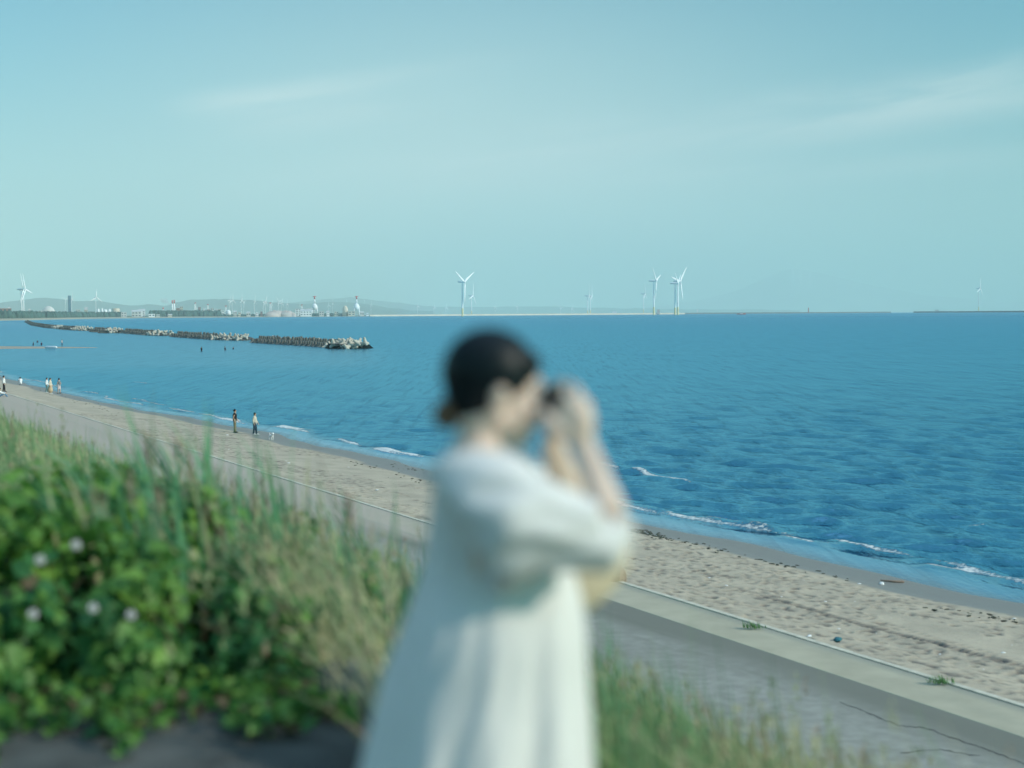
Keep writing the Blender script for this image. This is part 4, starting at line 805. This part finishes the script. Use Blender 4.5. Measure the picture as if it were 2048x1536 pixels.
SHR = [  # px, distance, radius, height of top above ground, label
    (20, 6.6, .62, .70, 'leafy green shrub with two pale flowers at the left frame edge'), (210, 6.5, .58, .66, 'leafy shrub with four pale flowers, second from the left edge'), (390, 6.4, .52, .56, 'leafy shrub beside the path below the overhanging reeds'), (560, 6.5, .46, .38, 'low leafy shrub beside the path, left of the dark boulder'),
    (90, 7.5, .7, .78, 'dark shrub in the second row near the left edge'), (290, 7.6, .66, .76, 'tall shrub in the second row right under the reed fans'), (470, 7.6, .6, .68, 'shrub in the second row where reeds arch over it'), (640, 7.6, .55, .52, 'shrub in the second row next to the dry grass'),
    (0, 8.8, .8, .70, 'dark shrub at the back row touching the left frame edge'), (190, 9.0, .75, .68, 'shrub in the back row below the pale hillside grass'), (380, 9.0, .65, .64, 'shrub in the back row behind the reed fan'), (560, 9.0, .6, .68, 'small back row shrub among the upright reeds'),
    (740, 8.8, .55, .7, 'rightmost shrub, deep green, just left of the white dress'), (-110, 7.0, .7, .8, 'shrub reaching in from beyond the left frame edge'),
    (950, 5.1, .40, .95, 'unseen shrub added behind the white dress to shade the path')]  # last shrub is hidden, added to cast shade on the path
def gpos(px, D): p = azp(px, D); t, u = tu(p.x, p.y); return Vector((p.x, p.y, float(gz(u))))
random.seed(5)
FLM = MB()
for k in range(6):
    a = k * math.pi / 3; FLM.ell((math.cos(a) * .026, math.sin(a) * .026, .004 * (k % 2)), (.021, .015, .004), 8, 5, Matrix.Rotation(a, 3, 'Z'))
FLM.ell((0, 0, .008), (.009, .009, .009), 8, 5); FLM = FLM.me('flower'); FLM.materials.append(M['petal'])
flowers = {0: [(66, 1228), (80, 1120)], 1: [(186, 1216), (262, 1230), (150, 1385), (152, 1090)]}
for i, (px, D, r, h, lab) in enumerate(SHR):
    p = gpos(px, D); o = empty('leafy_shrub', p, random.uniform(0, 6), label=lab, cat='shrub', group='leafy shrubs beside the path'); hz = h / .98
    fo = ob('foliage', LC[i % 4], None, o, (0, 0, 0), sc=(r, r, hz)); ob('stem', SM, None, o, sc=(r, r, hz * .9))
    for fx, fy in flowers.get(i, []):
        d = ray(fx, fy); q = Vector((0, 0, H)) + d * ((D - r * .93) / math.hypot(d.x, d.y)); bpy.context.view_layer.update()
        f = ob('flower', FLM, None, o, o.matrix_world.inverted() @ q); f.rotation_mode = 'QUATERNION'; f.rotation_quaternion = o.matrix_world.to_quaternion().inverted() @ Vector((.5, -.8, .5)).to_track_quat('Z', 'Y'); f.scale = (.52,) * 3
def blades(P, hgt, wid, lean, bend, seed, nseg=4):       # P (n,3)
    g = np.random.default_rng(seed); n = len(P); hd = g.uniform(0, 2 * np.pi, n); d = np.stack([np.cos(hd), np.sin(hd), 0 * hd], 1) * .75 + (-.55, .15, 0) ; s = np.stack([-np.sin(hd), np.cos(hd), 0 * hd], 1)
    rows = []
    for k in range(nseg + 1):
        f = k / nseg; c = P + np.array((0, 0, 1)) * (hgt * (f - .28 * bend * f ** 2.2))[:, None] + d * (hgt * (lean * f + bend * .6 * f ** 2.2))[:, None]; w = wid * (1 - f ** 1.6) * .5 + .0006
        rows += [c - s * w[:, None], c + s * w[:, None]]
    V = np.stack(rows, 1).reshape(-1, 3); m = 2 * (nseg + 1); base = (np.arange(n) * m)[:, None]
    return V, np.concatenate([base + np.array([2 * k, 2 * k + 1, 2 * k + 3, 2 * k + 2]) for k in range(nseg)]), m
def tufts(P, hgt, seed, n=7):                            # seed heads: small crossed slivers round a stalk top
    g = np.random.default_rng(seed); k = len(P); V = []; 
    off = g.normal(0, 1, (k, n, 3)) * (.008, .008, .0); z = g.uniform(-.10, .02, (k, n)); c = P[:, None, :] + off; c[:, :, 2] += z * hgt[:, None] / .7
    a = g.normal(size=(k, n, 3)) * .35 + (-.2, 0, 1); a /= np.linalg.norm(a, axis=2)[..., None]; b = np.cross(a, g.normal(size=(k, n, 3))); b /= np.linalg.norm(b, axis=2)[..., None]
    L_ = .035; w = .006; V = np.stack([c - b * w, c + b * w, c + a * L_ + b * w * .4, c + a * L_ - b * w * .4], 2).reshape(-1, 3); return V, np.arange(k * n * 4).reshape(-1, 4)
def build_grass():
    g = np.random.default_rng(77); Vs = []; Fs = []; A = {k: [] for k in ('pale', 'dry', 'red')}; off = 0
    def add(V, Fc, m, pale, dry, red):
        nonlocal off
        Vs.append(V); Fs.append(Fc + off); off += len(V)
        for k, v in zip(('pale', 'dry', 'red'), (pale, dry, red)): A[k].append(np.repeat(v, m))
    for t0, t1, u0, u1, n, hs, ws in ((-3, 14, 1.5, 6.2, 30000, 1.0, 1.0), (14, 34, .8, 6.6, 22000, 1.05, 1.7), (34, 80, .8, 6.8, 12000, 1.1, 3), (80, 220, 2, 9, 6000, 1.2, 7)):
        t = g.uniform(t0, t1, n); u = g.uniform(u0, u1, n); X, Y = xy(t, u); dn = fbm(X * .9, Y * .9, 90)
        px = 1024 + F * X / np.maximum(Y, .5)
        # thin out where shrubs grow and clear the patch where she stands
        ok = (dn > .36) & ((Y > 3.9) | (X > 1.3)) & ~((px < 560) & (Y < 9.5)) & ~((px < 760) & (Y < 6.0)) & (np.hypot(X + .05, Y - 2.9) > 1.0); X, Y, t, u, px, dn = [q[ok] for q in (X, Y, t, u, px, dn)]; n = len(X)
        kind = fbm(X * .55 + 7, Y * .55, 91) + .34 * ((px > 470) & (px < 830) & (Y < 8.8)) + .10 * (px > 1550) - .08 * ((px > 1150) & (px < 1500))
        P = np.stack([X, Y, gz(u) - .03], 1); hh = g.uniform(.34, .82, n) * (.75 + .6 * fbm(X * .5, Y * .5, 93)) * hs * np.where((px > 380) & (px < 900), 1.15, 1.0); dry = np.clip((kind - .53) * 6 + g.normal(0, .25, n), 0, 1) * .85
        tall = g.random(n) < .06; hh = np.where(tall, hh * 1.35, hh); 
        V, Fc, m = blades(P, hh, g.uniform(.006, .013, n) * ws, g.uniform(-.1, .45, n), g.uniform(.1, 1.25, n), int(t0) + 500)
        add(V, Fc, m, np.clip(g.normal(.45, .3, n) + (ws > 1.5) * .3, 0, 1), dry, (g.random(n) < .05) * .8)
        sel = (g.random(n) < .10 + .22 * (dry > .4)) & (Y < 22); top = V.reshape(n, m, 3)[sel, -1]; V2, F2 = tufts(top, hh[sel], 9); k = len(top) * 7
        add(V2, F2, 4, np.zeros(k), np.repeat(g.uniform(.4, 1, len(top)), 7), np.repeat(g.random(len(top)) < .35, 7) * .7)
    me = mesh('grass', np.concatenate(Vs), np.concatenate(Fs)); [attr(me, k, np.concatenate(v)) for k, v in A.items()]
    tag(ob('grass', me, M['grass']), 'wild green and straw coloured grass covering the embankment', kind='stuff')
build_grass()
def reed_mesh(seed, n=38, plumes=2):
    g = np.random.default_rng(seed); P = np.concatenate([g.normal(0, .09, (n, 2)), np.zeros((n, 1))], 1); V, Fc, m = blades(P, g.uniform(.65, 1.2, n), g.uniform(.018, .034, n), g.uniform(0, .22, n), g.uniform(.1, 1.2, n), seed, 7)
    me = mesh('leaves', V, Fc); attr(me, 'dry', np.repeat((g.random(n) < .18) * .8, m)); me.materials.append(M['reed'])
    b = MB(); 
    for k in range(plumes):
        a = g.uniform(0, 6.28); q = Vector((g.normal(0, .06), g.normal(0, .06), 0)); d = Vector((math.cos(a) * .12 - .12, math.sin(a) * .12, 1)).normalized(); L_ = g.uniform(.7, .95); e = q + d * L_
        b.tube([q, q + d * L_ * .6, e], [.004, .003, .002], 4)
        for j in range(26): f = j / 26; c = e - d * .22 * f; w = Vector(g.normal(0, .03 * math.sin(math.pi * (f * .8 + .15)), 3)); b.tube([c, c + w + d * .05], [.003, .0015], 3, False)
    pm = b.me('plumes'); pm.materials.append(M['plume']); return me, pm
RM = [reed_mesh(200 + i) for i in range(4)]
REEDS = [(235, 6.7, 1.15, 'reed fan arching over the left shrubs'), (320, 7.1, 1.2, 'second reed fan leaning right over the shrubs'), (400, 8.2, 1.2, 'tall reeds at the top of the shrub bank'), (300, 9.4, 1.15, 'reeds standing against the sand left of the walking pair'), (455, 8.8, 1.3, 'reeds with plumes below the black clad walker'),
         (520, 8.4, 1.25, 'reeds between shrubs and dry grass'), (610, 8.8, 1.3, 'upright reeds near the kerb line, left of the dress'), (685, 8.4, 1.2, 'reeds with reddish plumes left of the dress'), (770, 8.2, 1.15, 'reeds touching the left edge of the dress'), (820, 7.6, 1.1, 'reeds half hidden by the left edge of the dress'), (480, 7.0, .8, 'short reeds among the front shrubs'), (350, 10.4, 1.2, 'far reeds on the crest above the shrubs'),
         (740, 7.0, .8, 'lower reeds in the dry grass beside the dress'), (575, 7.6, .9, 'reeds rising from the dry grass middle'),
         (1225, 6.4, .8, 'bright reeds just right of the dress hem'), (1310, 7.0, .8, 'second reed clump right of the dress'), (1390, 7.2, .75, 'reed clump before the promenade, third right of the dress'), (1490, 7.3, .75, 'reed clump with pale blades, fourth right of the dress'), (1580, 7.2, .66, 'low reed clump near the bottom right grass'), (1650, 7.0, .5, 'last small reed clump at the bottom right')]
random.seed(8)
for i, (px, D, s, lab) in enumerate(REEDS):
    o = empty('reed_clump', gpos(px, D), random.uniform(-.5, .5), label=lab, cat='reeds', group='reed clumps on the embankment'); ob('leaves', RM[i % 4][0], None, o, sc=(s * 1.05, s * 1.05, s * .98)); ob('plumes', RM[i % 4][1], None, o, sc=(s * .9,) * 3)
for px, py, lab in ((1510, 1256, 'small green weed tuft growing at the kerb joint, left one'), (1882, 1366, 'small green weed tuft growing at the kerb joint, right one')):
    g = np.random.default_rng(px); n = 60; V, Fc, m = blades(np.concatenate([np.clip(g.normal(0, .11, (n, 2)), -.2, .2) * (1.3, .5), np.zeros((n, 1))], 1), g.uniform(.06, .2, n), np.full(n, .03), g.uniform(0, .6, n), g.uniform(0, .8, n), px, 3); me = mesh('weed_tuft', V, Fc); [attr(me, k, [0.3] * len(V)) for k in ('pale',)]
    tag(ob('weed_tuft', me, M['grass'], None, at(px, py, 1.04)), lab, 'weed')
def boulder():
    p = gpos(668, 6.15); b = MB(); b.ell((0, 0, .02), (.26, .2, .2), 24, 16, Matrix.Rotation(.35, 3, 'Y')); b.V = [tuple(Vector(v) * (1 + .13 * math.sin(9 * v[0] + 4 * v[1]) + .07 * math.sin(17 * v[2] + 9 * v[1]))) for v in b.V]
    tag(ob('boulder', b.me('boulder'), M['rock'], None, p), 'dark boulder half buried in grass at the path edge, left of the dress', 'rock')
boulder()
# low creeping leaves where the shrubs spill on the path
def spill():
    me = leaf_cloud(1500, 1, 1, 1, .035, .07, 321, .3, .1); co = np.empty(len(me.vertices) * 3); me.vertices.foreach_get('co', co); co = co.reshape(-1, 7, 3); g = np.random.default_rng(4); n = len(co); c = co.mean(1, keepdims=True)
    px = g.uniform(-60, 700, n); D = 5.38 + .85 * g.random(n) ** .6 + .16 * np.sin(px * .021) + .1 * np.sin(px * .05); tgt = np.array([gpos(a, b) for a, b in zip(px, D)]); tgt[:, 2] += g.uniform(.02, .12, n); co = (co - c) + tgt[:, None, :]; me.vertices.foreach_set('co', co.ravel().astype(np.float32)); me.update()
    tag(ob('creeping_leaves', me), kind='stuff')
spill()
# ---------------------------------------------------------------- the photographer
YW = 2.9
def P(px, py, dy=0.0):
    d = ray(px, py); k = (YW + dy) / d.y; k0 = YW / d.y      # own depth, kept at its true size
    return Vector((d.x * k0, YW + dy, H + d.z * k0))
def loft(rings, nseg=48, sub=6, fold=None):
    c = np.array([list(r[0]) for r in rings]); a = np.array([list(r[1]) for r in rings]); b = np.array([list(r[2]) for r in rings]); n = len(rings); out = []
    def cr(p, i, f):
        p0, p1, p2, p3 = p[max(i - 1, 0)], p[i], p[i + 1], p[min(i + 2, n - 1)]; return .5 * (2 * p1 + (p2 - p0) * f + (2 * p0 - 5 * p1 + 4 * p2 - p3) * f * f + (3 * p1 - p0 - 3 * p2 + p3) * f ** 3)
    th = np.linspace(0, 2 * np.pi, nseg, endpoint=False); rows = (n - 1) * sub + 1
    for r in range(rows):
        i = min(r // sub, n - 2); f = r / sub - i; C_, A_, B_ = cr(c, i, f), cr(a, i, f), cr(b, i, f); k = 1 + (fold(r / (rows - 1), th) if fold else 0 * th)
        out.append(C_ + np.outer(np.cos(th) * k, A_) + np.outer(np.sin(th) * k, B_))
    return np.array(out).reshape(-1, 3), grid_faces(rows, nseg, True)
def photographer():
    base = P(985, 1400); o = empty('person', (base.x, base.y, 7.1), 0, label='person in a loose white dress seen from the side, raising a camera to the eyes', cat='person')
    loc = Vector((base.x, base.y, 7.1))
    def put(name, me, m, parent=o): q = ob(name, me, M[m], parent); q.location = -loc; return q
    # head
    hc = P(993, 780); Rh = Matrix.Rotation(math.radians(9), 3, 'Z') @ Matrix.Rotation(math.radians(6), 3, 'Y')
    def h(x, y, z): return hc + Rh @ Vector((x, y, z))
    b = MB()
    b.ell(h(-.008, 0, .022), (.094, .074, .090), 24, 16, Rh); b.ell(h(.028, 0, -.035), (.062, .058, .075), 20, 14, Rh); b.ell(h(.052, 0, -.085), (.030, .030, .026), 16, 10, Rh); b.tube([h(.0, .045, -.055), h(.05, .018, -.092)], [.022, .018]); b.tube([h(.0, -.045, -.055), h(.05, -.018, -.092)], [.022, .018])
    b.tube([h(.086, 0, .005), h(.100, 0, -.025), h(.104, 0, -.034)], [.008, .011, .012]); b.ell(h(.088, 0, -.060), (.010, .022, .008), 12, 8, Rh); b.ell(h(.082, 0, .020), (.012, .05, .010), 12, 8, Rh); b.ell(h(.062, .038, -.028), (.022, .02, .022), 10, 8, Rh); b.ell(h(.062, -.038, -.028), (.022, .02, .022), 10, 8, Rh)
    for s in (-1, 1): b.ell(h(-.005, s * .076, -.018), (.017, .008, .030), 12, 8, Rh); b.ell(h(-.002, s * .083, .0), (.015, .007, .014), 10, 8, Rh)
    # neck, trunk, hips
    b.tube([h(-.03, 0, -.05), P(975, 868), P(968, 905)], [.056, .052, .060], 14)
    sn, sf = P(952, 950, -.165), P(958, 950, .165)
    b.tube([P(968, 905), sn], [.055, .055]); b.tube([P(968, 905), sf], [.055, .055])
    b.tube([P(968, 940, 0), P(975, 1050, 0), P(985, 1180), P(985, 1300)], [.09, .095, .09, .11], 16); b.tube([P(968, 960, -.08), P(975, 1060, -.07), P(985, 1300, -.07)], [.075, .075, .08]); b.tube([P(968, 960, .08), P(975, 1060, .07), P(985, 1300, .07)], [.075, .075, .08]); b.tube([P(1010, 1040, -.06), P(1015, 1060, -.06)], [.06, .055]); b.tube([P(1010, 1040, .06), P(1015, 1060, .06)], [.06, .055])
    # legs and feet down to the ground
    gzv = 7.1
    for s in (-1, 1):
        hp = P(985, 1350, s * .085); kn_ = Vector((hp.x + .01 + s * .02, hp.y + s * .01, gzv + .45)); an_ = Vector((hp.x - .01 + s * .05, hp.y + s * .01, gzv + .08)); b.tube([hp, kn_, an_], [.085, .052, .036], 12); b.tube([an_ - Vector((.03, 0, .03)), an_ + Vector((.15, 0, -.05))], [.036, .026])
    # near arm and hand
    el, wr = P(1222, 1052, -.19), P(1164, 885, -.085); b.tube([sn, sn.lerp(el, .5), el, el.lerp(wr, .3), wr], [.05, .043, .036, .038, .025], 12)
    K = [P(1158, 800, -.088), P(1172, 815, -.092), P(1176, 832, -.090), P(1170, 849, -.084)]
    for k in K: b.tube([wr, wr.lerp(k, .5), k], [.018, .014, .0105], 8)
    b.tube([P(1157, 866, -.088), P(1156, 830, -.092)], [.022, .024], 10); b.ell(P(1146, 826, -.088), (.038, .017, .046), 16, 10)
    def finger(k, pts, r=.0095): b.tube([k] + pts, [r * 1.05, r, r * .92, r * .78][:len(pts) + 1], 8)
    finger(K[0], [P(1150, 775, -.070), P(1130, 766, -.052), P(1113, 768, -.040)]); finger(K[1], [P(1172, 803, -.055), P(1154, 802, -.032), P(1137, 806, -.020)]); finger(K[2], [P(1176, 822, -.052), P(1156, 822, -.028), P(1138, 825, -.016)]); finger(K[3], [P(1168, 842, -.050), P(1151, 842, -.030), P(1136, 843, -.020)], .0085)
    b.tube([P(1152, 868, -.082), P(1122, 856, -.094), P(1100, 838, -.088), P(1088, 822, -.078)], [.020, .017, .015, .012], 8)
    # far arm and hand
    elf, wrf = P(1160, 1060, .19), P(1108, 900, .10); b.tube([sf, sf.lerp(elf, .5), elf, elf.lerp(wrf, .3), wrf], [.05, .043, .036, .038, .025], 12)
    K2 = [P(1122, 800, .088), P(1134, 817, .092), P(1138, 834, .088), P(1134, 850, .082)]
    for k in K2: b.tube([wrf, wrf.lerp(k, .5), k], [.018, .014, .0105], 8)
    b.tube([P(1112, 872, .095), P(1122, 838, .09)], [.019, .019], 8)
    for k, y, r in zip(K2, (782, 806, 825, 842), (.0095, .0095, .009, .0085)): finger(k, [P(1140 if y > 790 else 1130, y, .060), P(1142 if y > 790 else 1122, y, .038), P(1138 if y > 790 else 1114, y, .024)], r)
    b.tube([P(1106, 862, .086), P(1095, 846, .088), P(1087, 830, .08)], [.016, .0125, .0105], 8)
    put('body', fuse(b, 'body', .0045, 3), 'skin')
    # hair: cap to the nape and a low bun
    q = MB(); q.ell(h(-.018, 0, .034), (.100, .083, .093), 32, 20, Rh); q.ell(h(-.045, 0, -.005), (.062, .068, .072), 24, 14, Rh); q.tube([h(-.06, 0, -.02), h(-.078, 0, -.045)], [.045, .030]); q.ell(h(.040, -.034, .060), (.044, .034, .032), 14, 10, Rh); q.ell(h(.040, .034, .060), (.044, .034, .032), 14, 10, Rh)
    hr = put('hair', fuse(q, 'hair', .006, 4), 'hair')
    q = MB(); q.ell(h(-.096, 0, -.058), (.030, .032, .032), 18, 12, Rh); put('bun', q.me('bun'), 'hairbrown', hr).location = (0, 0, 0)
    for s in (-1, 1): q = MB(); q.ell(h(.078, s * .030, .006), (.011, .012, .011), 12, 8); put('eye', q.me('eye'), 'eye')
    q = MB(); q.ell(h(.0945, 0, -.061), (.007, .019, .006), 12, 8, Rh); put('lips', q.me('lips'), 'lip')
    for s in (-1, 1):
        hp = P(985, 1350, s * .085); a_ = Vector((hp.x - .01 + s * .05, hp.y + s * .01, gzv + .05)); f = MB(); f.tube([a_ - Vector((.045, 0, .012)), a_ + Vector((.06, 0, -.012)), a_ + Vector((.17, 0, -.018))], [.042, .04, .028], 12); put('shoe', f.me('shoe'), 'shoe')
    # dress
    R = []
    for py, x0, x1, dp in ((889, 925, 1020, .062), (896, 905, 1042, .090), (912, 888, 1062, .135), (935, 876, 1078, .168), (965, 868, 1090, .172), (1010, 862, 1105, .155), (1080, 852, 1132, .145), (1150, 838, 1150, .155), (1250, 806, 1170, .21), (1350, 770, 1174, .235), (1450, 742, 1180, .26), (1600, 705, 1190, .29), (1780, 672, 1212, .31), (1935, 650, 1222, .325)):
        c = P((x0 + x1) / 2, py); R.append((c, Vector(((x1 - x0) / 2 / F * YW, 0, 0)), Vector((0, dp, 0))))
    def fold(f, th):
        a = np.clip((f - .3) * 1.6, 0, 1); return a * (.040 * np.sin(9 * th + 2.2 * np.sin(3 * f) + .5) + .030 * np.sin(14 * th + 5 * f) * np.sin(3 * th + 2 * f) + .022 * np.sin(5 * th + 2 - 5 * f)) + .010 * np.sin(23 * th + 12 * f) * np.sin(2 * th + 30 * f) * (f > .1) + .010 * np.sin(34 * th) * np.clip(1 - abs(f - .22) / .08, 0, 1)
    V, Fc = loft(R, 160, 8, fold); dr = bake(mesh('dress', V, Fc[:, ::-1]), [('SOLIDIFY', dict(thickness=.0025, offset=-1))]); dress = put('dress', dr, 'linen')
    # sleeves: wide, drooping from the shoulder, closing towards the elbow
    def sleeve(pts, dsh, sgn):
        R = []
        for (px, py, hh, hd, dy, tilt) in pts:
            c = P(px, py, dy); k = YW / F; up = Vector((math.sin(tilt), 0, math.cos(tilt))); R.append((c, up * hh * k, Vector((0, sgn * hd * k, 0)) + Vector((0, 0, 0))))
        def fd(f, th): return (.05 * np.sin(3 * th + 9 * f) + .045 * np.sin(7 * th - 8 * f + 1) + .03 * np.sin(12 * th + 16 * f) + .02 * np.sin(5 * th + 34 * f)) * np.clip(f * 3, 0, 1)
        V, Fc = loft(R, 72, 7, fd); return bake(mesh('sleeve', V, Fc), [('SOLIDIFY', dict(thickness=.003, offset=-1))])
    near = [(893, 975, 18, 14, -.10, -.9), (903, 985, 70, 50, -.13, -.7), (930, 1003, 108, 88, -.16, -.45), (970, 1018, 130, 102, -.185, -.2), (1020, 1018, 124, 104, -.20, 0), (1075, 1022, 94, 92, -.205, .15), (1130, 1034, 74, 76, -.205, .25), (1180, 1043, 62, 64, -.2, .1), (1200, 1042, 58, 58, -.195, -.35), (1210, 1026, 47, 50, -.185, -.9), (1215, 1008, 40, 44, -.175, -1.35)]
    put('sleeve', sleeve(near, 0, -1), 'linen', dress).location = (0, 0, 0)
    far = [(925, 985, 40, 30, .12, -.8), (945, 1000, 80, 60, .16, -.5), (1000, 1010, 86, 72, .18, -.1), (1060, 1022, 76, 68, .19, .15), (1110, 1038, 66, 62, .19, .2), (1140, 1044, 58, 54, .19, -.4), (1150, 1028, 48, 46, .18, -1.0), (1146, 1006, 40, 42, .17, -1.5)]
    put('sleeve', sleeve(far, 0, -1), 'linen', dress).location = (0, 0, 0)
    # the camera in the hands
    cc = P(1110, 814, .012); co = empty('camera', cc, math.radians(4), label='dark compact camera held up to the eyes with both hands', cat='camera')
    q = MB(); q.box((0, 0, 0), (.030, .118, .066)); me = bake(q.me('camera_body', False), [('BEVEL', dict(width=.006, segments=3))]); ob('camera_body', me, M['blackplastic'], co)
    q = MB(); q.box((0, 0, .040), (.024, .110, .008)); ob('top_plate', q.me('top_plate', False), M['metalgrey'], co)
    q = MB(); q.tube([(.014, 0, -.003), (.045, 0, -.003)], [.026, .024], 24, False); ln = ob('lens', q.me('lens'), M['blackplastic'], co); q = MB(); q.ell((.045, 0, -.003), (.005, .02, .02), 20, 8); ob('lens_glass', q.me('lens_glass'), M['glass'], ln)
    q = MB(); q.box((-.012, .018, .033), (.02, .03, .024)); ob('viewfinder', q.me('viewfinder', False), M['blackplastic'], co); q = MB(); q.tube([(0, -.045, .045), (0, -.045, .052)], [.008, .007], 14); ob('shutter_button', q.me('shutter_button'), M['metalgrey'], co)
    # beige bag on the far side
    bc = P(1187, 1163, .26); bo = empty('tote_bag', bc, 0, label='beige canvas bag hanging on the far side of the white dress', cat='bag'); k = .98 * YW / F * (YW + .26) / YW
    V = []; outl = [(-95, 95), (78, 95), (92, 30), (86, -14), (50, -70), (6, -106), (-50, -125), (-95, -110)]
    q = MB(); n = len(outl); rr = []
    for j, (sc_, y) in enumerate(((.55, -.062), (.85, -.050), (1, -.025), (1, .025), (.85, .05), (.55, .062))): rr.append([((a + 20) * sc_ * k - 20 * k, y, b_2 * sc_ * k) for a, b_2 in outl])
    V = [v for r in rr for v in r]; Fq = [(i * n + a, i * n + (a + 1) % n, (i + 1) * n + (a + 1) % n, (i + 1) * n + a) for i in range(5) for a in range(n)] + [tuple(reversed(range(n))), tuple(range(5 * n, 6 * n))]
    me = bake(mesh('bag_body', V, Fq), [('SUBSURF', dict(levels=3, render_levels=3))]); ob('bag_body', me, M['canvas'], bo)
    s1 = P(965, 925, .15) - bc; q = MB(); q.tube([Vector((-.06, 0, .06)), Vector((-.02, -.02, .12)).lerp(s1, .5), s1 + Vector((0, 0, .02))], .010, 8); ob('strap', q.me('strap'), M['canvas'], bo)
photographer()
# ---------------------------------------------------------------- haze
def haze():
    m = bpy.data.materials.new('haze_air'); m.use_nodes = True; N = m.node_tree.nodes; N.remove(N['Principled BSDF']); v = N.new('ShaderNodeVolumePrincipled'); v.inputs['Color'].default_value = HAZE_COL; v.inputs['Density'].default_value = HAZE_DEN; v.inputs['Anisotropy'].default_value = -.25
    m.node_tree.links.new(v.outputs[0], N['Material Output'].inputs['Volume']); b = MB(); b.box((0, 18000, (1900 - 600) / 2), (90000, 96000, 2500)); tag(ob('haze', b.me('haze', False), m), kind='stuff')
HAZE_COL = (.76, .92, .905, 1); HAZE_DEN = 7e-5
haze()
